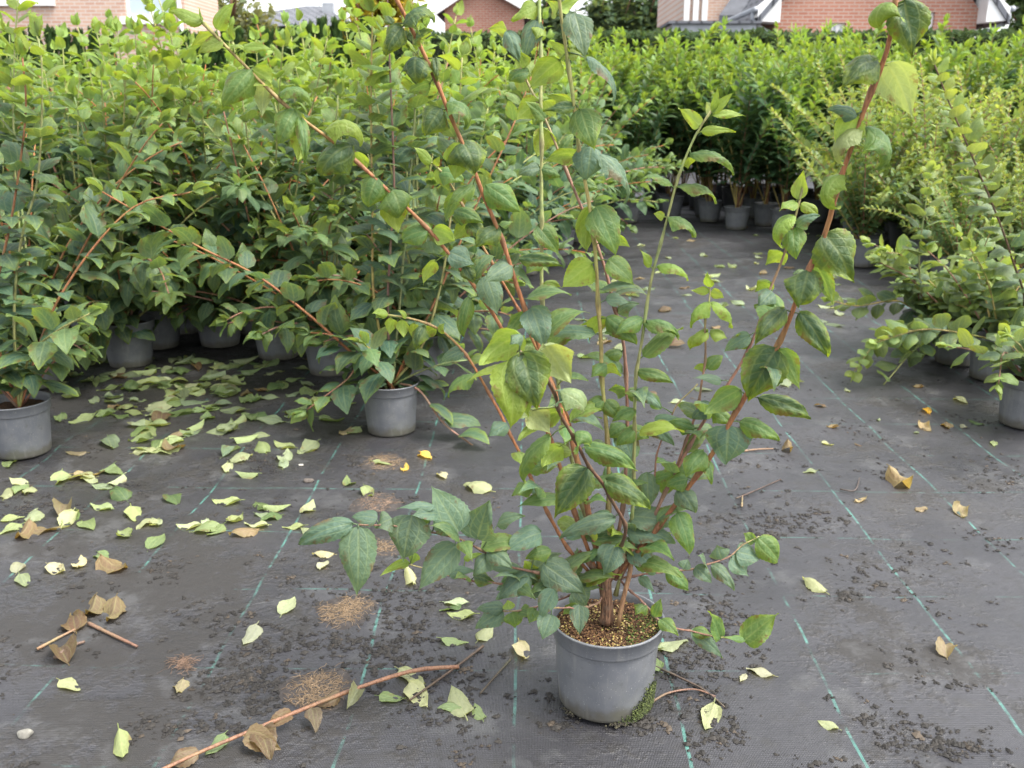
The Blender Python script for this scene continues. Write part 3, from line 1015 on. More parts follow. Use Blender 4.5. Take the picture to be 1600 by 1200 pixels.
def tree(name, label, px, Y, top_py, width_px, c0, c1, seed, n=2600, size=.22, group='trees beyond the nursery'):
    r = random.Random(seed)
    base = P(px, 166, Y)
    ztop = P(px, top_py, Y).z
    w = width_px / F * Y
    root = empty(name, (base.x, Y, 0))
    tag(root, label, 'tree', group)
    tr = [V(0, 0, -.05), V(.05, 0, ztop * .3), V(-.05, .05, ztop * .6), V(0, 0, ztop * .85)]
    t = tube('trunk', catmull(tr, 10), [.16 * (1 - .08 * i) for i in range(11)], M_WOOD, 8, root)
    for k in range(5):
        a = k * 1.3
        z0 = ztop * (.3 + .1 * k)
        tube('limb', catmull([V(0, 0, z0), V(math.cos(a) * w * .2, math.sin(a) * w * .2, z0 + ztop * .1), V(math.cos(a) * w * .38, math.sin(a) * w * .38, z0 + ztop * .22)], 6), [.06 - .007 * i for i in range(7)], M_WOOD, 6, t)
    cs = []
    for k in range(9):
        a, q = r.uniform(0, 6.28), r.random()
        cs.append(((math.cos(a) * w * .27 * q, math.sin(a) * w * .27 * q, ztop * r.uniform(.42, .82)), (w * r.uniform(.18, .3), w * r.uniform(.18, .3), ztop * r.uniform(.13, .2))))
    bag = leaf_cloud(r, n, cs, size, c0, c1)
    bag.v[-1] = bag.v[-1]
    tag(obj('crown', bag.mesh('crown'), M_FARLEAF, root), kind='stuff')
    return root

tree('yellow_tree', 'golden yellow tree beside the grey hip roof', 592, 30, -75, 130, (.30, .24, .02), (.24, .22, .03), 11)
tree('round_tree', 'grey green bush tree beside the tan brick house', 375, 28, -60, 150, (.10, .12, .06), (.14, .15, .08), 12)
tree('leafy_tree', 'dark leafy tree at the right edge behind the house', 1605, 32, -110, 170, (.03, .06, .025), (.05, .09, .03), 13, 3500)
for i, (px, tp, w_) in enumerate(((925, 12, 62), (965, 10, 60), (1002, 14, 50), (1035, 20, 40), (885, 16, 70), (840, 20, 60))):
    lab = ['far tree rising just left of the tall far pair', 'middle one of the far trees on the pale skyline', 'far tree right of the middle skyline tree',
           'smallest far tree next to the pale brick bay', 'far tree half hidden by the two tall stems', 'far tree beside the red brick gable'][i]
    tree('far_tree', lab, px, 70, tp - 34, w_ * 1.25, (.05, .085, .045), (.075, .11, .055), 20 + i, 2600, .5, 'far trees on the skyline')

def conifer(px, Y, top_py, seed, label):
    r = random.Random(seed)
    base = P(px, 166, Y)
    zt = P(px, top_py, Y).z
    root = empty('conifer', (base.x, Y, 0))
    tag(root, label, 'conifer', 'row of columnar conifers')
    tube('trunk', [V(0, 0, 0), V(0, 0, zt * .5), V(0, 0, zt * .97)], [.05, .03, .006], M_WOOD, 6, root)
    bag = Bag()
    lv = leaf_vars('lance')
    for i in range(420):
        z = zt * (1 - r.random() ** 1.3 * .75)
        rad = .24 * min(1, (zt - z) / zt * 1.5 + .01) * r.uniform(.4, 1)
        a = r.uniform(0, 6.28)
        p = V(math.cos(a) * rad, math.sin(a) * rad, z - .1)
        Mx = frame(p, V(math.cos(a) * .45, math.sin(a) * .45, 1), V(math.cos(a), math.sin(a), .3), r.uniform(.14, .26))
        m = np.array(Mx, np.float32)
        q = lv[r.randint(0, 9)][0]
        bag.add(q[0] @ m[:3, :3].T + m[:3, 3], q[1], uv=q[2], col=jit(lerp3((.022, .05, .016), (.045, .085, .022), r.random()), r, .25, 1.0))
    tag(obj('crown', bag.mesh('crown'), M_FARLEAF, root), kind='stuff')
px = 8
cset = []
while px < 205:
    cset.append((px, 21, rng.uniform(46, 58))); px += rng.uniform(19, 27)
px = 300
while px < 580:
    cset.append((px, 21, rng.uniform(26, 44) if px > 470 else rng.uniform(44, 56))); px += rng.uniform(19, 25)
for i, (a, b, c) in enumerate(cset):
    conifer(a, b, c, 300 + i, 'dark green columnar conifer in the row before the tan brick house' if a < 250 else 'dark green columnar conifer in the row below the grey hip roof')

def hedge(name, label, pxa, pxb, Y, top_py, depth, c0, c1, seed, n, size):
    r = random.Random(seed)
    xa, xb = P(pxa, 166, Y).x, P(pxb, 166, Y).x
    zt = P((pxa + pxb) / 2, top_py, Y).z
    root = empty(name, ((xa + xb) / 2, Y, 0))
    tag(root, label, 'hedge')
    w = (xb - xa) / 2
    core = MB().box(-w + .1, .25, 0, w - .1, depth - .1, zt - .09)
    core.build('twig_core', simple('hedge_twigs', (.02, .028, .012), .9), root)
    bag = Bag()
    lv = leaf_vars('small')
    for i in range(n):
        if r.random() < .55: p = V(r.uniform(-w, w), r.uniform(0, .3), zt * r.uniform(.4, 1))
        else: p = V(r.uniform(-w, w), r.uniform(0, depth), zt - abs(r.gauss(0, .07)))
        Mx = frame(p, Vector((r.gauss(0, 1), r.gauss(0, 1), r.gauss(.4, .7))), V(r.gauss(0, .6), -.6, .6), size * r.uniform(.6, 1.5))
        m = np.array(Mx, np.float32)
        q = lv[r.randint(0, 9)][0]
        bag.add(q[0] @ m[:3, :3].T + m[:3, 3], q[1], uv=q[2], col=jit(lerp3(c0, c1, r.random()), r, .25, 1.0))
    tag(obj('foliage', bag.mesh('foliage'), M_FARLEAF, root), kind='stuff')
hedge('clipped_hedge', 'long clipped dark green hedge below the red brick house', 900, 1760, 18, 50, 1.0, (.03, .055, .022), (.05, .085, .03), 40, 7000, .10)
hedge('clipped_hedge', 'clipped dark green hedge between conifers and middle shrubs', 560, 900, 20, 52, 1.0, (.03, .055, .022), (.05, .085, .03), 41, 3500, .10)
# ------------------------------------------------------------------ blocks of potted shrubs
def ground_stem(L, off, col):          # pixel path [(px, py, Y)] -> points relative to a pot at off
    return ([p - off for p in catmull([P(*q) for q in L], max(8, len(L) * 5))], col)

# front row of the left block: every stem and leaf its own object
FRONT = [  # pot foot pixel, seed, label
    (60, 600, 101, 'potted shrub behind the near pot at the left edge'),
    (205, 568, 102, 'potted shrub whose leaves hang in front of its shaded pot'),
    (250, 540, 103, 'shaded potted shrub set back behind the leaf covered pot'),
    (345, 537, 104, 'potted shrub with dark pot in shade above the thick leaf litter'),
    (436, 556, 105, 'potted shrub with clear grey pot at the edge of the leaf litter'),
    (517, 580, 106, 'potted shrub just behind the separate middle pot, stems arching left'),
    (655, 590, 107, 'potted shrub right behind the separate middle pot'),
]
for fx, fy, sd_, lab in FRONT:
    b = G(fx, fy)
    s = shrub(sd_, 'arching', 'potted_shrub', True, POT6, hscale=.97)
    s.location = (b.x, b.y, -.002)
    tag(s, lab, 'potted shrub', 'potted shrubs in the front row of the left block')

# the separate plant in the middle, and the one at the left edge
b = G(612, 672)
ex = [ground_stem(q, Vector((b.x, b.y, 0)), c) for q, c in (
    ([(612, 598, b.y), (606, 480, b.y), (612, 360, b.y - .02), (616, 292, b.y - .03), (609, 94, b.y - .05), (604, -40, b.y - .05)], 'pink'),
    ([(614, 598, b.y), (627, 446, b.y + .03), (640, 290, b.y + .05), (650, 150, b.y + .06), (655, 60, b.y + .06)], 'green'),
    ([(620, 598, b.y), (655, 610, b.y - .05), (691, 659, b.y - .1), (729, 689, b.y - .13), (777, 722, b.y - .15)], 'pink'),
    ([(610, 598, b.y), (570, 560, b.y - .03), (545, 590, b.y - .06), (520, 610, b.y - .1), (480, 640, b.y - .12)], 'pink'),
    ([(618, 598, b.y), (680, 470, b.y + .05), (740, 330, b.y + .1), (800, 200, b.y + .15), (830, 120, b.y + .2)], 'orange'),
    ([(612, 598, b.y), (560, 560, b.y), (480, 490, b.y), (400, 430, b.y), (300, 380, b.y), (160, 300, b.y)], 'orange'),
    ([(615, 598, b.y), (660, 540, b.y), (690, 440, b.y), (705, 330, b.y), (716, 200, b.y), (722, 90, b.y)], 'olive'),
    ([(612, 598, b.y), (585, 470, b.y), (582, 330, b.y), (580, 160, b.y), (582, 20, b.y)], 'olive'),
)]
s = shrub(201, 'arching', 'potted_shrub', True, POT5, extra=ex, hscale=.42, nstem=7)
s.location = (b.x, b.y, 0)
tag(s, 'separate potted shrub with a sprawling stem behind the big foreground plant', 'potted shrub')
b = G(38, 706)
ex = [ground_stem(q, Vector((b.x, b.y, 0)), c) for q, c in (
    ([(30, 640, b.y), (22, 500, b.y), (32, 380, b.y), (55, 300, b.y), (63, 235, b.y), (66, 120, b.y), (60, 60, b.y)], 'green'),
    ([(30, 640, b.y), (45, 560, b.y), (85, 520, b.y - .1), (140, 490, b.y - .15)], 'green'),
    ([(30, 640, b.y), (-10, 500, b.y), (20, 330, b.y), (40, 180, b.y), (35, 90, b.y)], 'orange'),
    ([(30, 640, b.y), (90, 470, b.y + .1), (200, 330, b.y + .2), (300, 300, b.y + .25)], 'orange'),
    ([(30, 640, b.y), (-40, 560, b.y - .1), (-70, 520, b.y - .2)], 'pink'),
)]
s = shrub(202, 'arching', 'potted_shrub', True, POT5, extra=ex, hscale=.3, nstem=2)
s.location = (b.x, b.y, 0)
tag(s, 'potted shrub with a bare yellow stem at the left edge', 'potted shrub')

# the rows behind share a few builds
protos = [shrub(400 + i, 'arching', 'potted_shrub', False, POT6, hscale=1.10) for i in range(7)]
used = set()
def place(protos, x, y, label, group, r, sc=1.0):
    i = r.randint(0, len(protos) - 1)
    if i not in used:
        o = protos[i]; used.add(i)
    else:
        o = copy_tree(protos[i])
    o.location = (x, y, 0)
    o.rotation_euler = (0, 0, r.uniform(0, 6.28))
    o.scale = (sc, sc, sc)
    tag(o, label, 'potted shrub', group)
    return o
r = random.Random(31)
row = 0
y = 4.45
while y < 8.4:
    edge = -.62 + (y - 4.0) * .27
    x = edge + r.uniform(-.05, .05)
    k = 0
    while x > -y * .62 - .5:
        place(protos, x + r.uniform(-.05, .05), y + r.uniform(-.05, .05),
              'leafy arching potted shrub packed into the left block behind its front row', 'shrubs packed in the left block', r, r.uniform(.86, 1.09))
        x -= .40
        k += 1
    y += .40
used = set()
protos = [shrub(500 + i, 'lance', 'potted_shrub', False, POT6) for i in range(6)]
for i, (fx, fy, lab) in enumerate(((1108, 346, 'bright upright shrub in the leftmost clear pot of the far middle block'), (1150, 358, 'bright upright shrub whose pot stands foremost in the far middle block'),
                                   (1195, 352, 'bright upright shrub in the pot right of the foremost far one'), (1222, 362, 'bright upright shrub in the rightmost pot seen of the far middle block'))):
    b = G(fx, fy)
    place(protos, b.x, b.y, lab, 'front pots of the far middle block', r, r.uniform(.98, 1.05))
for ry in range(5):
    y = 8.95 + ry * .42
    x = .62 - ry * .05
    if ry == 0:
        xsr = [.95, 2.7, 3.05, 3.4, 3.75, 4.1, 4.5]
    else:
        xsr = [.55 + .4 * k for k in range(14)]
    for x in xsr:
        place(protos, x + r.uniform(-.06, .06), y + r.uniform(-.06, .06), 'bright green upright potted shrub inside the far middle block', 'shrubs of the far middle block', r, r.uniform(1.0, 1.20))
for k in range(5):
    place(protos, .95 + .12 * k - .5, 8.3 + .55 * k, 'bright green upright potted shrub along the open edge of the far middle block', 'shrubs along the open edge', r, r.uniform(.5, .7) if k == 0 else .95)
used = set()
protos = [shrub(600 + i, 'small', 'potted_shrub', False, POT6) for i in range(5)]
y = 5.6
while y < 9.0:
    x = 2.05 + (y - 5.6) * .30
    if y < 6.2: x += .55
    while x < y * .66 + .3:
        place(protos, x + r.uniform(-.07, .07), y + r.uniform(-.07, .07), 'yellowish small leaved potted shrub in the block at the right edge', 'small leaved shrubs at the right', r,
              r.uniform(.62, .75) if y < 6.1 else r.uniform(.85, 1.1))
        x += .38
    y += .42
used = set()
# low plants at the right edge: single leaves again
def right_plant(fx, fy, seed, label, extra=(), n=9, hs=1.0):
    b = G(fx, fy)
    ex = [ground_stem(q, Vector((b.x, b.y, 0)), c) for q, c in extra]
    s = shrub(seed, 'low', 'low_potted_shrub', True, POT5, extra=ex, hscale=hs, nstem=n)
    s.location = (b.x, b.y, 0)
    tag(s, label, 'potted shrub', 'low plants along the right edge')
b1, b2, b3, b4 = G(1440, 548), G(1492, 566), G(1548, 590), G(1600, 662)
right_plant(1440, 548, 701, 'low shrub in the hindmost pot of the right row', [([(1440, 490, b1.y), (1430, 440, b1.y), (1410, 400, b1.y - .05), (1385, 395, b1.y - .08)], 'pink'),
    ([(1440, 490, b1.y), (1400, 470, b1.y - .05), (1340, 478, b1.y - .1), (1300, 470, b1.y - .1)], 'olive')])
right_plant(1492, 566, 702, 'low shrub in the second hindmost pot of the right row', [([(1492, 500, b2.y), (1430, 545, b2.y - .15), (1390, 590, b2.y - .3), (1345, 640, b2.y - .4)], 'green'),
    ([(1490, 500, b2.y), (1440, 515, b2.y - .1), (1400, 520, b2.y - .2), (1365, 540, b2.y - .3), (1335, 580, b2.y - .35)], 'olive'),
    ([(1440, 460, b2.y), (1436, 400, b2.y), (1446, 320, b2.y), (1452, 270, b2.y)], 'green')])
right_plant(1548, 590, 703, 'low arching shrub in the second nearest pot of the right row', [([(1548, 530, b3.y), (1500, 520, b3.y - .1), (1440, 515, b3.y - .15), (1370, 535, b3.y - .2)], 'olive'),
    ([(1548, 540, b3.y), (1600, 480, b3.y), (1580, 400, b3.y - .1), (1555, 330, b3.y - .15), (1515, 235, b3.y - .2), (1485, 165, b3.y - .2), (1460, 100, b3.y - .2)], 'brown')], 10)
right_plant(1600, 662, 704, 'low shrub in the nearest pot cut by the right edge', [([(1600, 590, b4.y), (1570, 550, b4.y), (1560, 600, b4.y - .1)], 'pink')], 8, .7)

# ------------------------------------------------------------------ the big plant in the foreground
MAINB = G(945, 1086)
MY = MAINB.y
main = empty('potted_shrub', (MAINB.x, MAINB.y, 0))
tag(main, 'large leggy potted shrub with curled leaves alone in the foreground', 'potted shrub')
POTM = pot_meshes(.086, .103, .170, 64)
pb = add_pot(main, POTM)
pb.location.z = -.002
# soil granules
gb = Bag()
r = random.Random(3)
octv = np.array([(1, 0, 0), (-1, 0, 0), (0, 1, 0), (0, -1, 0), (0, 0, 1), (0, 0, -1)], np.float32)
octt = np.array([(0, 2, 4), (2, 1, 4), (1, 3, 4), (3, 0, 4), (2, 0, 5), (1, 2, 5), (3, 1, 5), (0, 3, 5)], np.int32)
def lump(r, bag, p, s, col, flat=.7):
    v = octv * np.array([s * r.uniform(.6, 1.3), s * r.uniform(.6, 1.3), s * flat * r.uniform(.6, 1.3)], np.float32)
    a = r.uniform(0, 6.28)
    ca, sa = math.cos(a), math.sin(a)
    R = np.array([[ca, -sa, 0], [sa, ca, 0], [0, 0, 1]], np.float32)
    bag.add(v @ R.T + np.array(p, np.float32), None, octt, col=col)
for i in range(3800):
    a, q = r.uniform(0, 6.28), .096 * math.sqrt(r.random())
    x, y_ = q * math.cos(a), q * math.sin(a)
    zone = math.sin(x * 60 + 1) + math.sin(y_ * 50 + x * 30)
    c = r.choice([(.10, .05, .025), (.15, .08, .035), (.07, .035, .02), (.20, .11, .05)])
    if r.random() < .22 + .14 * zone: c = r.choice([(.42, .33, .10), (.34, .28, .09), (.5, .38, .18)])
    if x > .03 and y_ < .04 and r.random() < .4: c = (.07, .10, .02)
    lump(r, gb, (x, y_, .1475 + r.uniform(-.001, .003)), r.uniform(.0009, .0026), (*c, 1))
tag(obj('soil_grains', gb.mesh('soil_grains', False), M_ATTR, main), kind='stuff')
# moss on the lower right of the pot and dirt round its foot
mg = Bag()
for i in range(4200):
    a = r.gauss(-.55, .26)
    z = abs(r.gauss(0, .022)) * max(0.15, 1 - abs(a + .62) / 1.1)
    if r.random() < .3: z = r.uniform(0, .058) * max(0, 1 - ((a + .45) / .5) ** 2)
    rad = .086 + .017 * z / .17 + r.uniform(0, .004)
    c = r.choice([(.042, .055, .018), (.06, .078, .022), (.028, .034, .015), (.095, .115, .035)])
    lump(r, mg, (rad * math.cos(a), rad * math.sin(a), z + .001), r.uniform(.0008, .0024), (*c, 1), 1.2)
for i in range(170):
    a = r.choice([r.gauss(-2.5, .12), r.gauss(-1.3, .18), r.gauss(-.5, .3)])
    c = r.choice([(.035, .03, .022), (.055, .05, .03), (.02, .018, .015)])
    lump(r, mg, ((.086 + abs(r.gauss(0, .004))) * math.cos(a), (.086 + abs(r.gauss(0, .004))) * math.sin(a), abs(r.gauss(0, .003))), r.uniform(.0012, .0035), (*c, 1))
mo = obj('moss', mg.mesh('moss', False), M_ATTR, pb)
tag(mo, 'green moss on the lower right of the pot', None, None, 'stuff')

def stem_pts(lst, y_tip, y_base=None):
    """pixel polyline from base to tip -> world points, drifting from the trunk towards y_tip."""
    n = len(lst)
    yb = MY if y_base is None else y_base
    return [P(a, b, yb + (y_tip) * (i / (n - 1)) ** 1.2) for i, (a, b) in enumerate(lst)]

MAIN = {   # name: colour, tip offset towards the camera, base radius, tip radius, pixel path from base to tip
 'A': ('orange', -.10, .0042, .0024, [(936, 905), (905, 820), (865, 700), (822, 590), (781, 509), (710, 408), (655, 345), (600, 292), (520, 222), (445, 165), (380, 100), (318, 36)]),
 'B': ('orange', -.05, .0038, .0018, [(930, 905), (892, 860), (860, 810), (825, 735), (792, 665), (747, 584), (700, 525), (650, 500), (590, 490)]),
 'C': ('orange', -.16, .0046, .0030, [(940, 900), (918, 800), (885, 660), (839, 531), (800, 425), (745, 280), (690, 150), (650, 60), (610, -20)]),
 'D': ('orange', .04, .0036, .0018, [(942, 900), (922, 800), (880, 640), (826, 520), (790, 450), (759, 395), (721, 319), (690, 268), (660, 245)]),
 'F': ('green', .10, .0040, .0030, [(938, 890), (905, 760), (868, 600), (849, 479), (846, 330), (845, 200), (843, 60), (843, -30)]),
 'G': ('olive', -.06, .0042, .0028, [(952, 890), (952, 770), (946, 655), (940, 540), (933, 430), (922, 330), (905, 225), (890, 105), (876, 20), (872, -30)]),
 'H': ('pink', .10, .0040, .0020, [(956, 890), (972, 790), (980, 685), (976, 550), (955, 450), (922, 360), (890, 277), (852, 187), (815, 110), (790, 55)]),
 'I': ('green', -.06, .0040, .0018, [(962, 930), (985, 830), (990, 710), (990, 650), (1000, 560), (1015, 450), (1035, 370), (1060, 280), (1085, 215), (1112, 172)]),
 'J': ('pink', .02, .0036, .0014, [(968, 905), (1005, 840), (1045, 755), (1080, 670), (1097, 590), (1104, 510), (1109, 470), (1108, 432)]),
 'K': ('orange', -.22, .0050, .0036, [(962, 900), (1015, 840), (1060, 782), (1112, 710), (1160, 632), (1215, 535), (1245, 470), (1280, 395), (1310, 300), (1345, 190), (1385, 85), (1402, -20)]),
 'L': ('pink', .02, .0040, .0020, [(960, 905), (1000, 850), (1040, 770), (1080, 690), (1125, 620), (1170, 545), (1200, 465), (1225, 395), (1245, 330), (1255, 290)]),
 'M': ('brown', -.14, .0030, .0015, [(925, 900), (895, 905), (856, 900), (800, 885), (762, 866), (721, 844), (669, 831), (610, 822), (560, 820)]),
 'N': ('pink', -.02, .0026, .0012, [(928, 912), (875, 911), (811, 913), (725, 904), (670, 890), (640, 882)]),
 'O': ('pink', -.08, .0026, .0012, [(968, 905), (985, 924), (1005, 940), (1029, 967), (1055, 981), (1082, 987), (1120, 995), (1163, 1001)]),
 'P_': ('pink', .03, .0024, .0010, [(960, 905), (1005, 897), (1060, 892), (1105, 883), (1140, 868), (1165, 850), (1186, 838)]),
 'R': ('brown', -.40, .0036, .0026, [(952, 905), (970, 860), (976, 838), (971, 812), (950, 768), (924, 730), (898, 690), (878, 650), (869, 618), (845, 580), (811, 550)]),
 'S': ('pink', .06, .0026, .0012, [(930, 912), (880, 935), (840, 948), (795, 955), (770, 950)]),
 'U': ('pink', -.10, .0022, .0012, [(945, 925), (930, 945), (905, 950), (875, 950), (862, 950)]),
 'T_': ('pink', .05, .0026, .0012, [(960, 900), (1010, 800), (1030, 700), (1055, 640), (1090, 600)]),
}
STEMS = {}
for nm, (sc, yt, rb, rt, lst) in MAIN.items():
    pts = catmull(stem_pts(lst, yt), 40)
    zr = random.Random(len(STEMS) + 60)
    for i in range(5, 40, 5):                    # each node kinks the cane a little
        k_ = Vector((zr.gauss(0, 1), zr.gauss(0, 1), 0)) * .0022
        for j, w_ in ((-2, .3), (-1, .7), (0, 1), (1, .7), (2, .3)):
            if 0 < i + j < 41: pts[i + j] = pts[i + j] + k_ * w_
    rad = []
    for i in range(41):
        q = (rb + (rt - rb) * i / 40) * .90
        if i % 5 == 0: q *= 1.5                 # swollen nodes
        q *= zr.uniform(.94, 1.05)
        rad.append(q)
    tv_, tq_, tt_ = tube_arrays(pts, rad, 8)
    cc = []
    for i in range(41):                          # woody at the base, green at the growing tip
        f_ = i / 40
        base_c = Vector(STEM_COL[sc])
        k_ = lerp3(tuple(base_c * .62), tuple(base_c), min(1, f_ / .35))
        k_ = lerp3(k_, (.34, .36, .12), .75 * max(0, (f_ - .72) / .28) if sc != 'brown' and nm != 'K' and nm != 'C' else 0)
        if i % 5 == 0: k_ = lerp3(k_, (.16, .10, .06), .4)
        cc += [(*k_, 1)] * 8
    o = obj('stem', np_mesh('stem', tv_, tq_, col=cc, tris=tt_), M_CANE)
    at_world(o, main)
    STEMS[nm] = (o, pts)
# short woody trunk
tp = catmull([P(948, 972, MY), P(949, 950, MY), P(946, 920, MY - .003), P(944, 893, MY - .004)], 10)
tv, tq, tt_ = tube_arrays(tp, [.0140, .0125, .0116, .0110, .0106, .0106, .0108, .0116, .0128, .0135, .010], 20)
tr_ = random.Random(8)
ridge = [tr_.uniform(.84, 1.14) for _ in range(20)]
tv = [tuple(tp[i // 20] + (Vector(v) - tp[i // 20]) * ridge[i % 20] * tr_.uniform(.95, 1.06)) for i, v in enumerate(tv)]
trunk = obj('trunk', np_mesh('trunk', tv, tq, tris=tt_), M_WOOD)
at_world(trunk, main)
for q in ([(940, 905), (925, 885), (905, 862)], [(950, 905), (968, 882), (990, 858)], [(945, 905), (950, 880), (952, 850)]):
    at_world(tube('trunk_fork', catmull([P(a, b_, MY - .002) for a, b_ in q], 6), [.0085, .0075, .007, .0062, .0056, .005, .0046], M_WOOD, 8), main)
sp = catmull([P(966, 978, MY - .02), P(974, 935, MY - .015), P(985, 890, MY - .01), P(990, 830, MY)], 10)
o = tube('stem', sp, .0042, M_STEM, 8); o.color = (.36, .20, .10, 1); at_world(o, main)

ZO = {'1': (0, 0), '2': (500, 0), '3': (1000, 0), '5': (500, 400), '6': (1000, 400), '8': (500, 750), '9': (1000, 750)}
C_ = {'b': BLUE, 'm': MID, 'l': LIME, 'd': DARK, 'p': PALE}
def near_stem(nm, px, py):
    o, pts = STEMS[nm]
    best = None
    for p in pts:
        q = CAM_R.transposed() @ (p - CAM_P)
        x, y = 800 + F * q.x / -q.z, 600 - F * q.y / -q.z
        dd = (x - px) ** 2 + (y - py) ** 2
        if best is None or dd < best[0]: best = (dd, p)
    return o, best[1]

def main_leaf(stem, z, bx, by, tx, ty, w, curl, side, col, seed):
    """One leaf of the big plant, from the spot where it leaves the stem to its tip, with its width."""
    r = random.Random(seed)
    ox, oy = ZO[z]
    bx, by, tx, ty, w = ox + bx * .375, oy + by * .375, ox + tx * .375, oy + ty * .375, w * .375
    st, sp_ = near_stem(stem, bx, by)
    B = P(bx, by, sp_.y)
    start = B
    prof = side if isinstance(side, str) else ''
    if prof: side = 1
    dy = r.uniform(-.030, .012) if side > 0 else r.uniform(-.012, .03)
    if prof: dy *= .4; w *= 1.7
    T = P(tx, ty, sp_.y + dy)
    d = T - start
    ln = d.length
    dist = (start - CAM_P).length
    wm = w / F * dist * 1.06
    arc = ln * (1 + .08 * curl ** 2)
    view = (CAM_P - start).normalized()
    n = (view * .95 + Vector((0, 0, .55)) + Vector((r.uniform(-.25, .25), 0, r.uniform(-.15, .15))))
    if side < 0: n = view * -.9 + Vector((0, 0, .35)) + Vector((r.uniform(-.3, .3), 0, 0))
    if prof:                                   # seen edge-on: the blade rolls over within the picture plane
        rt_ = CAM_R @ Vector((1, 0, 0))
        up_ = CAM_R @ Vector((0, 1, 0))
        n = {'<': -rt_ + up_ * .35, '>': rt_ + up_ * .35, '^': up_}[prof] + view * .55
    W = min(.95, wm / max(ln, .012) * .5)
    cf = {0: .3, .5: .9, 1: 1.8, 2: 3.0, 3: 3.9}[curl]
    L_ = max(.25, math.sin(cf / 2) / max(.1, cf / 2))
    a = leaf_arrays(10, 22, W * L_, cf, r.uniform(.08, .34), r.uniform(.1, .6) + .4 * (curl >= 1), r.uniform(.06, .22), r.uniform(-.5, .5), .03,
                    .058 if col == 'd' else (.032 if curl >= 1 else (.006 if col == 'b' else .011)), seed, petiole=0, tipc=1.12 if curl >= 1 else 1.32)
    Mx = frame(start, d, n, ln)
    s0 = Mx.inverted() @ sp_                       # stalk from the stem to the blade
    m0 = (s0 + Vector((0, .02, 0))) * .45 + Vector((0, 0, .03))
    pv, pq, pt = tube_arrays([s0, m0, Vector((0, .05, 0))], [.0012 / ln, .0010 / ln, .0008 / ln], 5)
    bg_ = Bag()
    bg_.add(a[0], a[1], uv=a[2])
    bg_.add(pv, pq, pt, uv=np.tile(np.array([[.5, .0]], np.float32), (len(pv), 1)))
    me = bg_.mesh('leaf')
    me.materials.append(M_LEAF)
    o = obj('leaf', me, None, st)
    o.matrix_basis = Mx
    ac = {'b': .12, 'm': .55, 'l': .6, 'd': .8, 'p': .2}[col]
    o.color = jit(C_[col], r, .14, ac)

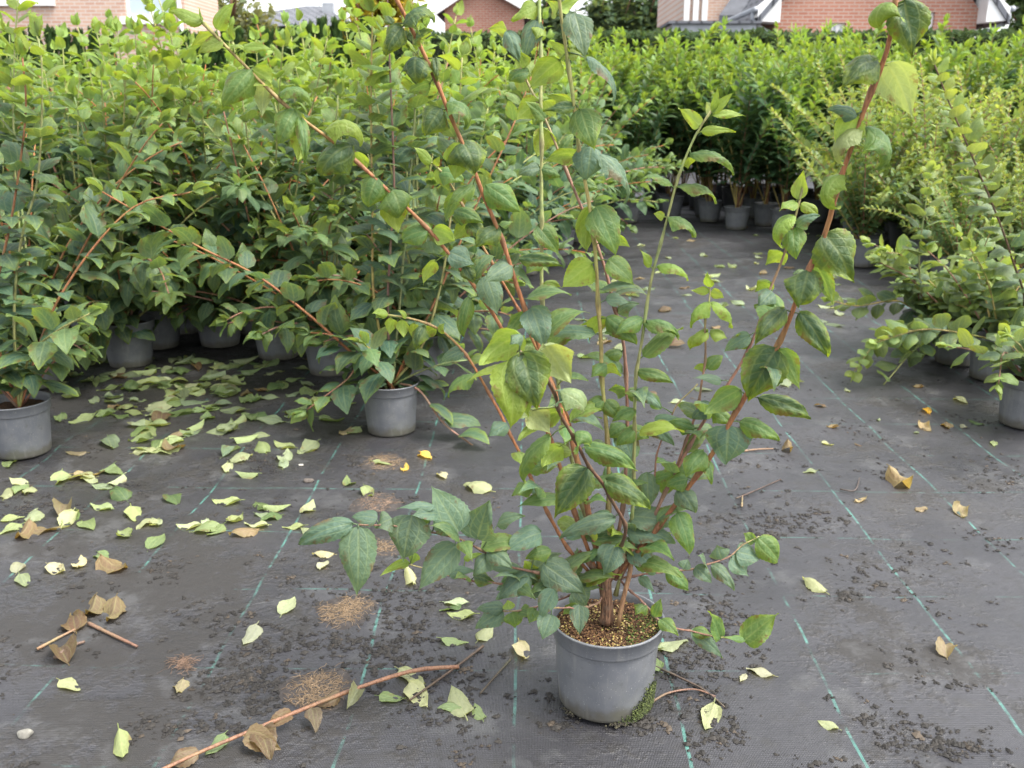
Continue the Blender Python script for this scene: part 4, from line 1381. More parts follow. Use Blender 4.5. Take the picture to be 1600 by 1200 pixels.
LV = """
A1 900 120 980 10 70 .5 + l|A1 845 95 705 45 60 .5 + l|A1 835 80 825 30 35 0 + l|A1 900 140 795 195 60 .5 - l|A1 930 170 825 225 60 .5 + l|A1 970 190 1020 215 40 .5 + l|A1 1010 200 1135 205 45 .5 + l
A1 1050 290 930 450 110 1 + m|A1 1050 290 1130 350 90 1 - l|A1 1100 330 1090 480 75 1 - p|A1 1230 455 1160 600 110 1 + m|A1 1160 400 1290 460 40 2 ^ m|A1 1240 470 1240 680 80 1 - l|A1 1250 490 1270 690 50 1 + m
A1 1360 540 1500 610 80 2 ^ l|A1 1470 610 1345 730 150 2 + d|A1 1470 640 1530 700 90 1 - l|A2 240 740 200 860 130 1 + m|A2 300 795 330 900 150 2 + m|A2 300 810 325 970 120 1 - l|A2 450 960 345 1010 100 1 + m
A2 470 960 560 1000 90 1 - l|A2 540 1050 645 1105 100 .5 + b|A2 600 1110 640 1180 60 1 + d|A5 620 170 600 335 65 1 + m|A5 690 80 740 250 110 .5 + b|A5 480 20 430 120 60 1 - l
C2 355 110 475 95 70 2 ^ d|C2 400 180 470 130 60 1 + d|C2 300 100 270 70 40 1 + d|C2 340 110 280 230 90 1 + d|C2 405 240 405 350 150 2 + d|C2 480 240 490 340 40 1 + d|C2 460 350 365 390 70 1 - m|C2 505 450 440 565 125 1 + d
C2 530 430 600 540 70 2 > m|C2 595 590 645 725 165 1 + d|C2 590 600 560 745 120 1 - l|C2 690 770 830 885 115 1 + m|C2 640 770 540 860 70 1 + m|C2 740 950 650 1030 100 1 + d|C2 750 940 805 925 35 .5 + m|C2 830 1080 1010 1110 65 1 + d|C2 800 1100 680 1180 90 .5 + b
C5 880 215 930 380 130 .5 + b|C5 860 230 780 330 70 1 - m
D2 465 680 385 610 50 .5 + l|D2 480 690 500 650 30 .5 + l|D2 500 720 600 760 90 1 + m|D2 490 700 540 800 60 .5 - l|D2 590 800 525 925 80 1 - m|D2 560 880 680 930 80 1 + m|D2 620 930 690 1010 70 1 + d|D2 620 930 560 1000 70 1 - l
F2 905 20 800 90 75 .5 + l|F2 905 80 850 260 80 .5 + b|F2 920 110 900 165 60 .5 + l|F2 915 420 820 500 100 .5 - l|F2 930 420 985 490 70 .5 - l|F2 950 540 905 655 95 .5 - l|F2 905 940 995 1060 90 .5 + m|F2 915 1080 860 1140 70 1 + m
F2 915 700 1000 740 60 1 + m|F2 915 700 830 730 60 1 + b|F5 930 120 1000 130 60 1 + l
G2 1060 55 1105 250 110 .5 + b|G2 985 60 940 0 60 .5 - l|G2 1000 40 1080 0 50 .5 - l|G2 1040 240 950 170 50 .5 - l|G2 1030 230 1090 225 50 .5 + l|G2 1110 240 1215 440 50 1 > b|G2 1000 250 875 365 110 1 - l|G2 1085 455 1145 630 130 .5 + m
G2 1070 450 940 400 60 1 - l|G2 1060 440 930 465 55 .5 + d|G2 1130 610 1110 750 130 1 + b|G2 1080 640 935 675 75 1 - l|G2 1150 640 1270 850 60 1 > b|G2 1150 860 1235 1070 140 .5 + m|G2 1130 860 1110 1050 110 1 - l|G2 1190 1000 1290 1030 70 1 - l
G2 1135 1100 1005 1200 125 .5 - l|G2 1200 1080 1310 1190 100 .5 + m|G5 1175 250 1120 360 80 .5 - l|G5 1195 255 1320 370 90 1 + m|G5 1190 450 1130 505 70 1 + m|G5 1180 460 1255 500 60 .5 - l|G5 1190 180 1290 195 60 .5 + b|G5 1185 600 1110 640 70 1 + m|G5 1185 600 1250 680 70 1 + m
H2 940 500 850 420 60 .5 + m|H2 870 300 790 340 70 1 + m|H2 860 280 820 210 60 .5 - l|H2 780 130 700 120 60 .5 - l|H2 780 130 830 260 70 1 + b|H2 1000 640 1060 560 60 1 + m|H2 1060 760 1160 790 70 1 + m|H5 1240 230 1330 200 70 1 + b|H5 1260 400 1180 430 60 1 + m|H5 1280 560 1350 600 60 1 + m|H5 1280 560 1200 560 60 1 - m|H5 1270 700 1200 760 80 1 + m|H5 1280 720 1370 760 80 1 + m
I3 305 470 325 360 30 0 + l|I3 300 470 390 385 40 0 + l|I3 300 470 275 425 45 .5 - p|I3 300 480 440 485 35 .5 + l|I3 250 530 160 450 60 .5 - l|I3 255 545 400 550 40 .5 + l|I3 200 655 200 705 60 1 - l|I3 205 645 390 730 40 1 ^ m
I3 135 775 0 755 35 1 ^ m|I3 150 780 315 850 40 1 ^ m|I3 100 905 55 890 40 .5 - l|I3 115 905 225 990 48 1 ^ m|I3 45 1110 0 1040 40 .5 + l|I3 70 1110 200 1170 45 1 ^ l|I6 10 280 160 350 45 1 ^ m|I5 1360 270 1490 340 40 1 ^ m|I5 1340 260 1230 330 80 1 + m
I5 1320 480 1470 530 60 1 + m|I5 1310 560 1420 640 60 1 + b|I5 1310 640 1220 690 70 1 + m|I5 1310 720 1240 790 70 1 + m
J6 290 130 280 65 40 .5 + l|J6 290 150 215 145 35 .5 - l|J6 295 150 350 175 45 .5 - l|J6 290 190 215 300 45 1 < l|J6 295 195 375 300 48 1 > l|J6 285 315 210 390 45 1 < l|J6 290 320 360 345 45 1 > l|J6 280 460 225 470 40 1 - l|J6 280 470 345 415 60 1 + m
K3 1045 10 1005 115 100 2 < l|K3 1100 0 1130 240 150 .5 + d|K3 1025 260 1135 490 150 .5 - p|K3 980 250 840 370 130 1 + d|K3 905 480 830 610 110 1 - l|K3 905 480 780 460 60 1 + b|K3 940 530 970 710 95 2 > m|K3 920 540 850 690 60 2 < p|K3 845 730 838 860 55 3 < l|K3 860 730 880 680 25 .5 + l|K3 770 970 885 1175 175 .5 + d
K6 725 30 805 210 90 .5 - m|K6 700 60 660 215 150 1 + d|K6 600 220 480 370 90 1 + d|K6 665 235 780 420 100 1 + d|K6 570 385 450 600 180 .5 + d|K6 580 385 665 555 100 .5 - m|K6 420 555 270 660 100 1 - m|K6 490 590 705 680 85 1 + d|K6 370 705 360 868 175 .5 + b
K6 415 690 580 770 85 1 + m|K6 265 815 190 920 100 1 + m|K6 270 850 295 950 50 1 + m|K6 200 930 110 960 80 1 + m|K6 160 970 230 1070 90 1 + b
L3 655 830 680 710 60 .5 - l|L3 650 840 580 880 60 .5 + l|L3 670 850 740 900 50 1 + l|L3 640 900 600 1030 60 2 < l|L3 650 940 750 900 60 1 + b|L3 640 950 650 1080 90 1 + m|L3 600 1050 525 1105 80 1 - l|L6 545 110 480 150 70 1 - l|L6 550 150 490 215 80 1 + b|L6 540 160 590 270 70 1 + m|L6 460 330 350 400 70 .5 + b|L6 460 380 400 330 60 1 - l
L6 340 520 220 510 50 .5 + b|L6 300 620 220 680 80 1 + b|L6 300 640 380 700 80 1 + m|L6 230 720 120 690 70 1 + m
R5 800 430 795 720 178 .5 + l|R5 845 400 905 640 190 .5 + d|R5 825 420 870 670 120 .5 + l|R5 845 335 675 455 155 1 - l|R5 935 370 1045 530 160 1 - p|R5 1000 560 1080 660 80 2 > p|R5 880 640 960 740 110 .5 - p|R5 815 640 885 665 65 .5 - p|R5 1010 640 830 770 80 1 - l|R5 1060 740 1120 790 70 2 > m|R5 1100 790 1315 895 95 1 + m
R5 960 750 858 945 55 1 < m|R5 1000 790 930 880 90 1 - l|R5 1115 880 980 1090 150 .5 + d|R5 1190 930 1372 1055 110 1 + d|R5 1230 1090 1000 1180 85 1 + b|R5 840 330 790 370 60 1 + b|R5 990 560 1030 620 50 2 > b
B5 270 240 230 260 40 .5 + l|B5 300 260 290 330 50 1 - l|B5 340 265 350 340 50 1 - l|B5 390 280 390 350 50 1 - l|B5 430 290 400 390 70 1 + d|B5 280 235 215 240 40 .5 + l|B5 360 255 320 225 30 .5 + l|B5 600 390 505 440 60 .5 + b|B5 650 490 535 590 45 1 < m|B5 480 300 410 350 50 1 - l|B5 500 320 520 280 40 1 + l|B5 780 700 700 750 70 1 + b|B5 860 880 960 870 80 1 + m|B5 880 960 800 1000 70 1 + m
M8 1290 150 1490 190 110 .5 + b|M8 1280 190 1480 265 120 .5 + b|K8 1490 135 1540 315 100 .5 + m|R8 1230 270 1185 395 110 .5 + b|G8 1290 280 1405 380 100 .5 + b|M8 1170 300 1130 345 60 .5 + b|M8 920 220 770 300 110 .5 + b|M8 960 290 860 330 70 1 + m|M8 930 350 1105 480 130 .5 + b|M8 1060 450 1110 530 100 .5 + b
U8 975 455 915 580 80 .5 + b|U8 965 560 925 665 90 .5 + b|U8 1080 520 1080 645 75 .5 + b|U8 1075 520 1010 565 60 .5 - m|M8 870 385 740 500 120 .5 + b|M8 780 310 685 290 80 .5 + b|M8 655 245 705 85 150 0 + b|M8 578 215 463 25 160 0 + b|M8 740 180 855 150 70 .5 + b|M8 570 270 410 460 130 .5 + b|M8 385 145 350 335 170 .5 + b
M8 490 140 380 150 70 .5 + b|M8 240 160 130 155 75 .5 + b|M8 160 190 155 478 148 .5 + b|M8 140 180 -85 270 90 1 + b|M8 115 180 0 255 50 .5 - l|M8 480 110 320 120 45 .5 + b|M8 430 170 495 125 65 .5 - m|M8 300 160 230 200 90 .5 + b|M8 700 300 800 370 80 1 + b|M8 700 310 640 400 80 1 + b
N8 370 340 250 400 45 .5 - l|N8 390 300 380 355 60 .5 - m|N8 640 400 725 430 70 .5 + d|N8 600 330 690 310 32 .5 + l|N8 540 390 655 380 52 .5 + b|N8 820 430 740 460 70 1 + b|N8 900 430 960 500 80 1 + b|N8 900 420 850 340 80 .5 - l
S8 765 545 650 620 90 .5 + b|S8 765 530 650 540 60 .5 + b|S8 790 540 780 500 50 .5 - l|S8 800 550 815 615 80 .5 + m|S8 830 550 890 570 70 .5 + m|S8 900 540 870 600 60 .5 + m
O9 60 570 90 490 50 .5 + m|O9 85 580 160 650 60 .5 + m|O9 210 625 342 742 60 .5 + b|O9 335 660 285 545 75 0 + m|O9 430 672 577 555 112 0 + m|O9 440 665 345 655 28 0 + m|O9 215 630 300 650 50 1 + m|O9 20 520 -20 560 60 1 + m
P9 110 370 200 460 70 1 + m|P9 180 370 200 330 50 .5 + b|P9 230 360 300 430 60 .5 + b|P9 270 350 240 315 60 .5 + b|P9 300 350 390 460 60 1 + b|P9 340 330 320 270 80 .5 + b|P9 380 320 450 400 90 .5 + b|P9 400 300 500 330 100 .5 + b|P9 480 260 430 220 50 .5 - m|P9 490 240 570 340 100 1 + m|P9 0 400 60 470 40 .5 + b|P9 30 390 60 330 60 .5 + b
T6 90 630 0 560 55 .5 + m|T6 60 680 220 710 50 .5 + b|T6 20 700 140 790 60 1 + b|T6 95 690 150 710 40 .5 - l|T6 30 900 40 1040 90 1 + b|T6 60 930 150 910 60 .5 + m|T6 30 1010 -80 990 90 .5 + b
"""
cnt = 0
for tok in LV.replace('\n', '|').split('|'):
    tok = tok.strip()
    if not tok: continue
    q = tok.split()
    code = q[0]
    nm, z = code[:-1], code[-1]
    if nm == 'P': nm = 'P_'
    if nm == 'T': nm = 'T_'
    cnt += 1
    cv = float(q[6])
    main_leaf(nm, z, *[float(k) for k in q[1:6]], int(cv) if cv != .5 else .5, {'+': 1, '-': -1}.get(q[7], q[7]), q[8], 900 + cnt)

# the leaves packed low between the stems
r = random.Random(77)
lv = leaf_vars('core')
for nm in ('A', 'B', 'C', 'D', 'F', 'G', 'H', 'I', 'J', 'K', 'L', 'M', 'N'):
    o, pts = STEMS[nm]
    lim = 22 if nm not in 'MN' else 30
    for i in range(3, lim, 3):
        for s_ in (0, 1):
            if r.random() < (.50 if nm not in 'MN' else .40): continue
            a = r.uniform(0, 6.28)
            d = Vector((math.cos(a), math.sin(a), r.uniform(-.3, .7)))
            me = lv[r.randint(0, 9)][1]
            l = obj('leaf', me, None, o)
            l.matrix_basis = frame(pts[i], d, Vector((r.uniform(-.3, .3), -.5, 1)), r.uniform(.06, .10))
            l.color = jit(lerp3(BLUE, MID, r.random()) if r.random() < .8 else LIME, r, .25, .4)
# ------------------------------------------------------------------ litter on the fabric
FALL = leaf_vars('fallen')
DRY = leaf_vars('dried')
FC = {'pale': (.29, .325, .195), 'lime': (.205, .255, .115), 'green': (.10, .15, .06), 'grey': (.14, .18, .11), 'yellow': (.58, .36, .06), 'tan': (.24, .18, .11), 'brown': (.13, .08, .05), 'cream': (.36, .345, .235)}
def gz(x, y): return hgt(x, y)
def fallen(px, py, ln, yaw, c, label=None, group=None, flip=None, dry=False, tilt=0.0):
    g = G(px, py)
    r = random.Random(int(px * 31 + py))
    me = (DRY if dry else FALL)[r.randint(0, 9)][1]
    o = obj('fallen_leaf', me)
    fl = r.random() < .6 if flip is None else flip
    ex = math.pi if fl else 0
    zmin = .012 * ln / .08
    o.rotation_euler = (ex + r.uniform(-.12, .12) + tilt, r.uniform(-.15, .15), math.radians(yaw))
    ln *= 1.45 if py < 900 else 1.25
    o.scale = (ln, ln, ln)
    # rest the lowest point on the fabric
    Rm = o.rotation_euler.to_matrix()
    co = np.empty(len(me.vertices) * 3, np.float32)
    me.vertices.foreach_get('co', co)
    co = co.reshape(-1, 3) * ln
    w = co @ np.array(Rm, np.float32).T
    mid = w[:, :2].mean(0)
    o.location = (g.x - mid[0], g.y - mid[1], gz(g.x, g.y) - np.percentile(w[:, 2], 12) + .001)
    o.color = jit(FC[c], r, .15, .15)
    tag(o, label or 'pale fallen leaf', 'leaf', group)
    return o

NAMED = [  # px, py, length, heading, colour, label
 (108, 1068, .060, 60, 'pale', 'pale fallen leaf beside the marker thread at lower left'),
 (190, 1168, .070, 28, 'lime', 'long pale green fallen leaf at the bottom left above the branch'),
 (338, 1163, .060, 170, 'lime', 'green fallen leaf lying just behind the dry branch at the bottom'),
 (282, 1070, .045, 10, 'tan', 'tiny tan fallen leaf right of the lower left marker thread'),
 (392, 990, .070, 175, 'cream', 'cream fallen leaf alone in the lower left fabric'),
 (450, 947, .065, 170, 'pale', 'pale fallen leaf left of the upper round root patch'),
 (36, 908, .065, 40, 'grey', 'grey green fallen leaf by the left edge'),
 (30, 888, .042, 15, 'cream', 'small cream fallen leaf touching the grey green one by the left edge'),
 (88, 892, .050, 60, 'cream', 'cream fallen leaf left of the crumpled brown pair'),
 (125, 881, .060, 200, 'cream', 'cream fallen leaf with curled tip in the left cluster'),
 (160, 870, .050, 45, 'green', 'green fallen leaf on top of the left cluster'),
 (245, 848, .065, 175, 'green', 'flat dark green fallen leaf on the fabric fold'),
 (107, 815, .070, 5, 'pale', 'pale fallen leaf under the yellow one at left'),
 (104, 797, .070, 15, 'tan', 'yellow tan curled fallen leaf at left'),
 (208, 803, .075, 30, 'lime', 'curled pale leaf cluster with dark stalk at left'),
 (320, 816, .035, 10, 'pale', 'small pale fallen leaf left of the blue green branch tips'),
 (330, 828, .038, 20, 'green', 'small green fallen leaf below the small pale one'),
 (368, 812, .050, 160, 'lime', 'lime fallen leaf next to the thin brown twig'),
 (410, 803, .045, 60, 'grey', 'grey fallen leaf at the thin brown twig'),
 (425, 808, .050, 140, 'green', 'green fallen leaf right of the grey one by the twig'),
 (482, 792, .055, 170, 'pale', 'pale fallen leaf above the blue green branch tips'),
 (506, 868, .042, 95, 'cream', 'heart shaped cream fallen leaf under the drooping branch tip'),
 (506, 885, .042, 175, 'cream', 'narrow cream fallen leaf below the heart shaped one'),
 (640, 905, .070, 200, 'pale', 'broad pale fallen leaf beneath the lower left branch'),
 (712, 942, .055, 80, 'pale', 'pale fallen leaf in the tangled cluster left of the pot'),
 (722, 962, .060, 260, 'lime', 'lime fallen leaf in the middle of the tangled cluster'),
 (705, 950, .050, 120, 'green', 'green fallen leaf at the back of the tangled cluster'),
 (709, 1000, .055, 265, 'lime', 'narrow lime fallen leaf hanging off the tangled cluster'),
 (758, 990, .055, 330, 'pale', 'pale fallen leaf between the tangled cluster and the pot'),
 (815, 1017, .065, 10, 'cream', 'cream curled fallen leaf left of the big pot'),
 (642, 1055, .070, 50, 'pale', 'pale fallen leaf standing behind the branch end'),
 (652, 1083, .080, 30, 'pale', 'pale fallen leaf under the dark twig by the branch'),
 (612, 1088, .050, 80, 'green', 'green fallen leaf touching the branch end'),
 (717, 1096, .085, 20, 'pale', 'long pale fallen leaf at the foot of the dark twig'),
 (704, 1102, .045, 95, 'lime', 'round lime fallen leaf lying over the long pale one'),
 (748, 1109, .045, 20, 'lime', 'small bright green fallen leaf left of the big pot foot'),
 (1110, 1117, .075, 340, 'pale', 'pale fallen leaf right of the mossy pot foot'),
 (1189, 1050, .050, 70, 'cream', 'upright cream fallen leaf right of the pot'),
 (1161, 1057, .028, 150, 'cream', 'tiny cream fallen leaf beside the upright cream one'),
 (1273, 915, .065, 30, 'pale', 'heart shaped pale fallen leaf on the right fabric'),
 (1295, 1129, .036, 50, 'pale', 'small pale fallen leaf near the bottom right marker thread'),
 (1478, 1016, .055, 340, 'tan', 'dry tan curled leaf on the right hand marker thread'),
 (1405, 756, .075, 20, 'tan', 'crumpled orange brown dead leaf on the right fabric'),
 (1293, 692, .035, 45, 'pale', 'small pale fallen leaf right of the main arching stem'),
 (1232, 702, .045, 0, 'brown', 'flat brown fallen leaf under the main arching stem'),
 (1447, 642, .045, 5, 'yellow', 'yellow fallen leaf in front of the right pots'),
 (1502, 625, .065, 5, 'pale', 'long narrow pale fallen leaf in front of the right pots'),
 (1480, 665, .055, 340, 'brown', 'brown fallen leaf in front of the nearest right pot'),
 (1445, 668, .055, 8, 'tan', 'narrow tan fallen leaf left of the brown one'),
 (1505, 665, .030, 0, 'cream', 'small cream fallen leaf between brown and green leaves'),
 (1525, 659, .050, 20, 'green', 'green fallen leaf nearest to the right edge pot'),
 (1553, 693, .040, 340, 'lime', 'lime fallen leaf below the right edge pot'),
 (1502, 799, .060, 345, 'tan', 'dry rolled leaf near the right edge'),
 (1440, 795, .030, 290, 'tan', 'small dry leaf left of the rolled one'),
 (1324, 610, .035, 10, 'pale', 'pale fallen leaf under the trailing green stem'),
 (1058, 628, .045, 90, 'pale', 'pale fallen leaf seen between the yellow stems'),
 (665, 712, .060, 35, 'yellow', 'golden fallen leaf in front of the separate middle pot'),
 (633, 730, .045, 180, 'yellow', 'bright yellow fallen leaf on the hind root patch'),
 (597, 724, .055, 70, 'lime', 'lime fallen leaf on the hind root patch'),
 (747, 762, .075, 60, 'pale', 'pale fallen leaf standing up behind the blue green leaves'),
 (692, 742, .050, 15, 'cream', 'narrow cream fallen leaf behind the blue green leaves'),
 (540, 676, .060, 340, 'tan', 'tan fallen leaf left of the separate middle pot'),
 (553, 676, .055, 330, 'lime', 'lime fallen leaf touching the tan one by the middle pot'),
 (1022, 1010, .070, 260, 'pale', 'pale fallen leaf against the right side of the big pot'),
 (1052, 1008, .075, 300, 'pale', 'folded pale fallen leaf right of the big pot'),
 (1020, 1036, .060, 200, 'green', 'green fallen leaf low against the right side of the pot'),
 (443, 724, .055, 10, 'pale', 'pale fallen leaf in the row before the middle pot'),
 (355, 730, .060, 15, 'pale', 'pale fallen leaf on the second marker thread from the left'),
 (575, 768, .050, 30, 'lime', 'lime fallen leaf near the small hind root patch'),
 (545, 752, .050, 200, 'green', 'green fallen leaf above the small hind root patch'),
 (182, 752, .065, 350, 'pale', 'pale fallen leaf at the left thread below the leaf heap'),
 (95, 748, .075, 20, 'lime', 'lime fallen leaf in the small heap at left'),
 (128, 745, .060, 120, 'pale', 'pale fallen leaf at the right of the small left heap'),
 (178, 735, .060, 70, 'green', 'dark green fallen leaf topping the small left heap'),
 (160, 760, .055, 260, 'grey', 'grey fallen leaf at the foot of the small left heap'),
 (12, 768, .055, 10, 'pale', 'pale fallen leaf at the left edge below the near pot'),
 (45, 765, .050, 190, 'pale', 'pale fallen leaf between left edge and the small heap'),
]
for i, (a, b, ln, yaw, c, lab) in enumerate(NAMED):
    fallen(a, b, ln, yaw, c, lab, 'single fallen leaves on the fabric', dry=(c in ('tan', 'brown')))

r = random.Random(55)
HEAP = 'fallen leaf in the thick litter in front of the left block'
for i in range(165):                      # the thick litter in front of the left block
    while True:
        px, py = r.gauss(300, 130), 560 + abs(r.gauss(0, 75))
        if 90 < px < 545 and py < 740: break
    fallen(px, py, r.uniform(.055, .090), r.uniform(0, 360), r.choice(['pale', 'lime', 'green', 'green', 'grey', 'grey', 'green', 'lime', 'brown' if r.random() < .5 else 'lime']), HEAP, 'leaf litter before the left block')
for i in range(30):
    fallen(r.uniform(0, 520), r.uniform(700, 840), r.uniform(.045, .07), r.uniform(0, 360), r.choice(['pale', 'lime', 'green', 'pale', 'tan']),
           'loose fallen leaf scattered between litter and foreground at left', 'loose leaves at left')
for i in range(80):                       # on the far lane
    fallen(r.uniform(900, 1330), r.uniform(352, 470) if r.random() < .7 else r.uniform(470, 620), r.uniform(.05, .09), r.uniform(0, 360), r.choice(['pale', 'lime', 'green', 'brown', 'grey', 'grey']),
           'fallen leaf on the open lane towards the far middle block', 'leaves on the far lane')
for i in range(8):
    fallen(r.uniform(1250, 1600), r.uniform(560, 800), r.uniform(.02, .045), r.uniform(0, 360), r.choice(['tan', 'brown', 'brown', 'grey']),
           'small dry leaf scrap scattered on the right fabric', 'dry scraps on the right')

def twig(name, label, pts, rad, col, z=.006, group='twigs on the fabric', sides=6):
    w = [G(a, b) for a, b in pts]
    w = [V(p.x, p.y, gz(p.x, p.y) + (z if not isinstance(z, list) else z[i])) for i, p in enumerate(w)]
    path = catmull(w, 18)
    rr = random.Random(int(pts[0][0]))
    root = empty(name, (w[0].x, w[0].y, 0))
    o = tube('stem', path, [rad * (1 - .35 * i / 18) * rr.uniform(.9, 1.12) for i in range(19)], M_STEM, sides)
    o.color = (*col, 1)
    at_world(o, root)
    tag(root, label, 'twig', group)
    return root, o, path
br, bst, bpath = twig('dry_branch', 'long reddish dry branch with withered leaves at the bottom edge', [(717, 1043), (650, 1052), (575, 1078), (490, 1112), (400, 1150), (310, 1188), (225, 1226)], .0044, (.27, .135, .075), [.008, .014, .02, .022, .02, .016, .012], None, 8)
for k, (i, a, c, ln) in enumerate(((6, 250, 'grey', .055), (7, 200, 'brown', .06), (9, 290, 'brown', .06), (10, 215, 'brown', .05), (12, 300, 'brown', .075), (13, 350, 'tan', .075), (15, 200, 'brown', .06))):
    l = obj('leaf', DRY[k % 10][1], None, bst)
    d = Vector((math.cos(math.radians(a)), math.sin(math.radians(a)), -.25))
    l.matrix_basis = frame(bpath[i], d, V(.2, -.6, 1), ln)
    l.color = jit(lerp3(FC[c], (.2, .16, .1), .4), r, .15, .0)
twig('twig', 'dark thin twig crossing the branch end', [(755, 1010), (715, 1040), (680, 1065), (640, 1093)], .0030, (.10, .065, .04))
twig('twig', 'dark thin twig above the long pale leaf', [(798, 1030), (775, 1055), (750, 1083)], .0026, (.08, .06, .035))
twig('twig', 'dark twig running out right behind the pot foot', [(1020, 1040), (1060, 1058), (1100, 1078), (1132, 1104)], .0026, (.10, .07, .05))
twig('twig', 'reddish bent twig right of the mossy pot foot', [(1018, 1096), (1045, 1082), (1085, 1077), (1118, 1088)], .0022, (.22, .12, .08))
twig('twig', 'pale brown twig left of centre at lower left', [(58, 1012), (90, 995), (117, 982)], .0035, (.30, .18, .10))
twig('twig', 'stout brown twig right of the pale one at lower left', [(138, 973), (175, 990), (214, 1008)], .0042, (.26, .14, .09))
twig('twig', 'brown stick under the main arching stem', [(1160, 706), (1185, 703), (1208, 702)], .0035, (.26, .16, .09))
twig('twig', 'dark forked twig on the damp right fabric', [(1150, 780), (1180, 768), (1220, 750)], .0025, (.08, .05, .035))
twig('twig', 'curved dark twig on the right marker thread', [(1312, 766), (1335, 768), (1343, 748)], .0025, (.08, .06, .05))
twig('twig', 'short pale stick below the dark forked twig', [(1159, 792), (1160, 776)], .003, (.24, .16, .09))
twig('twig', 'thin dark stem stub below the crumpled leaf pile', [(85, 1025), (110, 1008), (132, 1000)], .0045, (.16, .10, .07))
for a, b, ln, yaw, c, lab in ((145, 952, .07, 10, 'brown', 'brown withered leaf on the left twig pile'), (178, 958, .07, 10, 'brown', 'dark withered leaf right of the left twig pile'), (178, 889, .07, 60, 'brown', 'crumpled brown leaf right of the cream cluster'),
                              (115, 970, .08, 30, 'brown', 'long brown strip leaf left of the twig pile'), (98, 1018, .07, 40, 'brown', 'brown shrivelled leaf below the twig pile'), (40, 838, .06, 10, 'brown', 'brown rotten leaf at the left edge'), (70, 830, .06, 100, 'brown', 'brown rotten leaf right of the one at the left edge')):
    fallen(a, b, ln, yaw, c, lab, 'withered brown leaves', dry=True)

# round root prints where pots used to stand
M_FILM = simple('dried_film', (.062, .054, .050), .8, .4, 60, .4, .003, .2)
def root_patch(px, py, rad, n, label, col=(.29, .205, .125), film=True):
    g = G(px, py)
    r = random.Random(int(px))
    root = empty('root_patch', (g.x, g.y, 0))
    tag(root, label, 'root patch', 'dried root patches')
    z0 = gz(g.x, g.y)
    if film:
        v, f = [], []
        seg = 28
        for i in range(5):
            for k in range(seg):
                a = 6.2832 * k / seg
                q = rad * 1.12 * i / 4 * (1 + .12 * math.sin(a * 3 + px) + .06 * math.sin(a * 7)) + .0004
                x, y = q * math.cos(a), q * math.sin(a)
                v.append((x, y, gz(g.x + x, g.y + y) + (.0035 if i < 4 else -.002)))
        for i in range(4):
            for k in range(seg):
                k2 = (k + 1) % seg
                f.append((i * seg + k, i * seg + k2, (i + 1) * seg + k2, (i + 1) * seg + k))
        obj('film', np_mesh('film', v, f), M_FILM, root)
    bag = Bag()
    for i in range(n):
        a, q = r.uniform(0, 6.28), rad * math.sqrt(r.random()) * r.uniform(.55, 1)
        if math.sin(a * 2 + px) * q / rad + .4 * math.sin(a * 5) < r.uniform(-1.2, .5): continue
        x, y = q * math.cos(a), q * math.sin(a)
        h = r.uniform(0, 6.28)
        L = r.uniform(.008, .024)
        pts = []
        for k in range(4):
            x += math.cos(h) * L / 3; y += math.sin(h) * L / 3
            h += r.uniform(-.8, .8)
            pts.append(V(x, y, gz(g.x + x, g.y + y) + .003 + r.uniform(0, .002)))
        v, qd, t = tube_arrays(pts, .00042, 3)
        k = r.uniform(.5, 1.25)
        bag.add(v, qd, t, col=(col[0] * k, col[1] * k, col[2] * k, 1))
    tag(obj('root_fibres', bag.mesh('root_fibres'), M_ATTR, root), kind='stuff')
root_patch(540, 953, .062, 700, 'round tan root patch under the drooping branch tip')
root_patch(495, 1072, .068, 650, 'round tan root patch above the dry branch')
root_patch(600, 722, .066, 520, 'round tan root patch in front of the separate middle pot')
root_patch(587, 782, .070, 260, 'faint round root patch behind the lower left leaves', (.28, .19, .13))
root_patch(286, 1033, .026, 200, 'small square brown root patch at lower left', (.20, .13, .09), False)
root_patch(600, 856, .050, 260, 'tan root patch mostly hidden under the lower left leaves')

# pale stone at the bottom left, white pebbles, grey stone
def stone(px, py, s, col, label):
    g = G(px, py)
    r = random.Random(int(px + py))
    import bmesh
    bm = bmesh.new()
    bmesh.ops.create_icosphere(bm, subdivisions=3, radius=1)
    for v in bm.verts:
        v.co *= 1 + .12 * math.sin(v.co.x * 3 + px) + .1 * math.sin(v.co.y * 4 + v.co.z * 2)
        v.co = Vector((v.co.x * s, v.co.y * s * .8, v.co.z * s * .55))
        v.co.z = max(v.co.z, -s * .25)
    me = bpy.data.meshes.new('stone')
    bm.to_mesh(me); bm.free()
    me.polygons.foreach_set('use_smooth', [True] * len(me.polygons))
    o = obj('stone', me, simple('stone_surface', col, .8, .45, 60, .5, .003))
    o.location = (g.x, g.y, gz(g.x, g.y) + s * .25)
    tag(o, label, 'stone', 'stones on the fabric')
stone(38, 1148, .014, (.22, .21, .18), 'pale round stone on the left marker thread at the bottom')
stone(482, 750, .014, (.12, .10, .085), 'grey stone among the leaves left of the hind root patch')
stone(470, 726, .007, (.5, .47, .4), 'small pale pebble right of the leaf row before the middle pot')

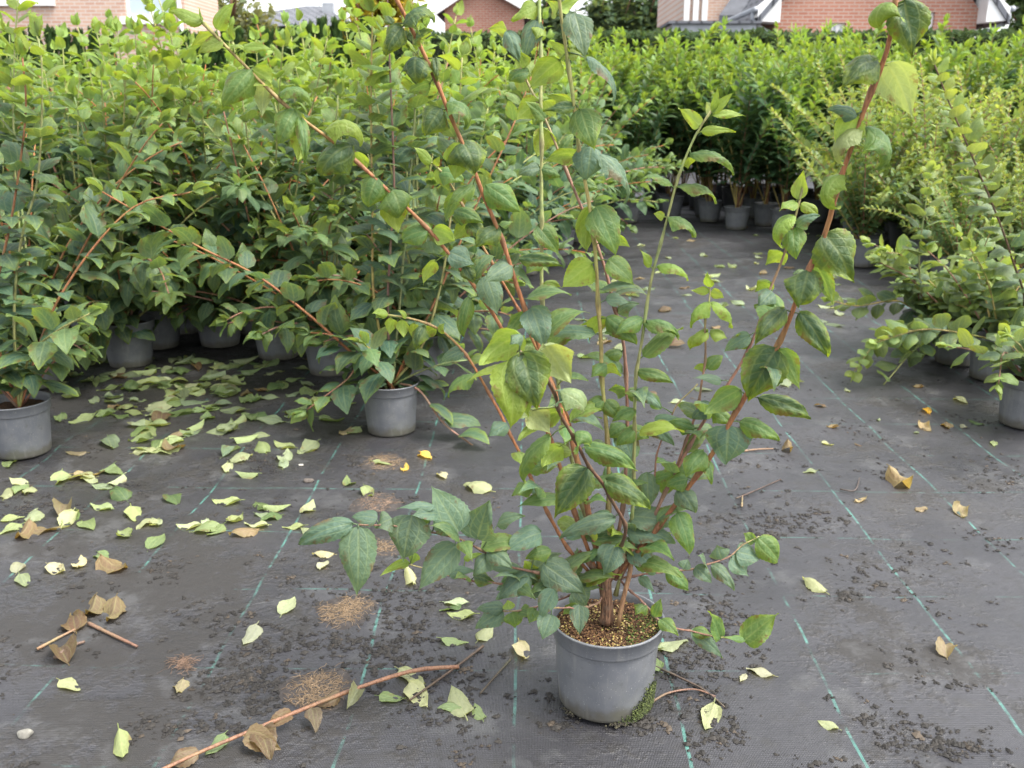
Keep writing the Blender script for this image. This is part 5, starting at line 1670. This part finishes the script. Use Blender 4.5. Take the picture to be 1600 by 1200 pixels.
# ------------------------------------------------------------------ soil crumbs
r = random.Random(91)
def crumbs(n, picker, smin, smax, bag):
    for i in range(n):
        p = picker()
        s = smin + (smax - smin) * r.random() ** 3.6
        k = r.uniform(.5, 1.3)
        c = (.024 * k, .021 * k, .018 * k, 1) if r.random() < .94 else (.055 * k, .042 * k, .030 * k, 1)
        x, y = p
        lump(r, bag, (x, y, gz(x, y) + s * .2), s, c, .45)
        if s > .002:                      # a clod of several grains
            for q in range(r.randint(2, 5)):
                u, w = x + r.gauss(0, s * .9), y + r.gauss(0, s * .9)
                lump(r, bag, (u, w, gz(u, w) + s * .15), s * r.uniform(.3, .8), c, .45)
def around(px, py, sx, sy):
    def f():
        g = G(r.gauss(px, sx), r.gauss(py, sy))
        return g.x, g.y
    return f
def region(x0, y0, x1, y1):
    def f():
        while True:
            px, py = r.uniform(x0, x1), r.uniform(y0, y1)
            g = G(px, py)
            d = math.sin(g.x * 9 + 1.3 * math.sin(g.y * 7)) * math.sin(g.y * 8 + 2 * math.sin(g.x * 5)) + .6 * math.sin(g.x * 23 + g.y * 17)
            if r.random() < .02 + .5 * max(0, d) ** 2: return g.x, g.y
    return f
bag = Bag()
crumbs(2600, region(0, 640, 1600, 1200), .0007, .0080, bag)
crumbs(1500, region(850, 380, 1600, 700), .001, .006, bag)
crumbs(1800, region(0, 540, 700, 760), .001, .007, bag)
for c in ((360, 1060, 40, 14, 260), (290, 1130, 45, 12, 200), (270, 885, 18, 8, 120), (340, 965, 35, 12, 160), (400, 1065, 30, 30, 420), (560, 905, 50, 20, 260), (600, 1010, 55, 35, 620), (640, 950, 50, 30, 400), (500, 1000, 60, 14, 300), (700, 1060, 40, 30, 160),
          (1120, 960, 40, 40, 420), (1090, 1020, 40, 20, 320), (1240, 815, 45, 10, 420), (1140, 820, 40, 25, 220), (1330, 930, 14, 5, 90), (1500, 1160, 30, 12, 200), (1440, 1150, 30, 20, 120), (1420, 880, 60, 20, 120), (1120, 1150, 30, 15, 130), (1560, 740, 40, 20, 220), (1390, 735, 30, 8, 90), (1150, 690, 60, 40, 300), (870, 1130, 14, 5, 120), (1010, 1130, 16, 6, 100), (60, 790, 40, 20, 200), (430, 790, 20, 8, 120), (600, 780, 50, 12, 160), (60, 990, 50, 15, 60)):
    crumbs(int(c[4] * .8), around(*c[:4]), .0008, .0088, bag)
tag(obj('soil_crumbs', bag.mesh('soil_crumbs', False), M_CRUMB), 'dark crumbs of soil strewn over the fabric', None, None, 'stuff')
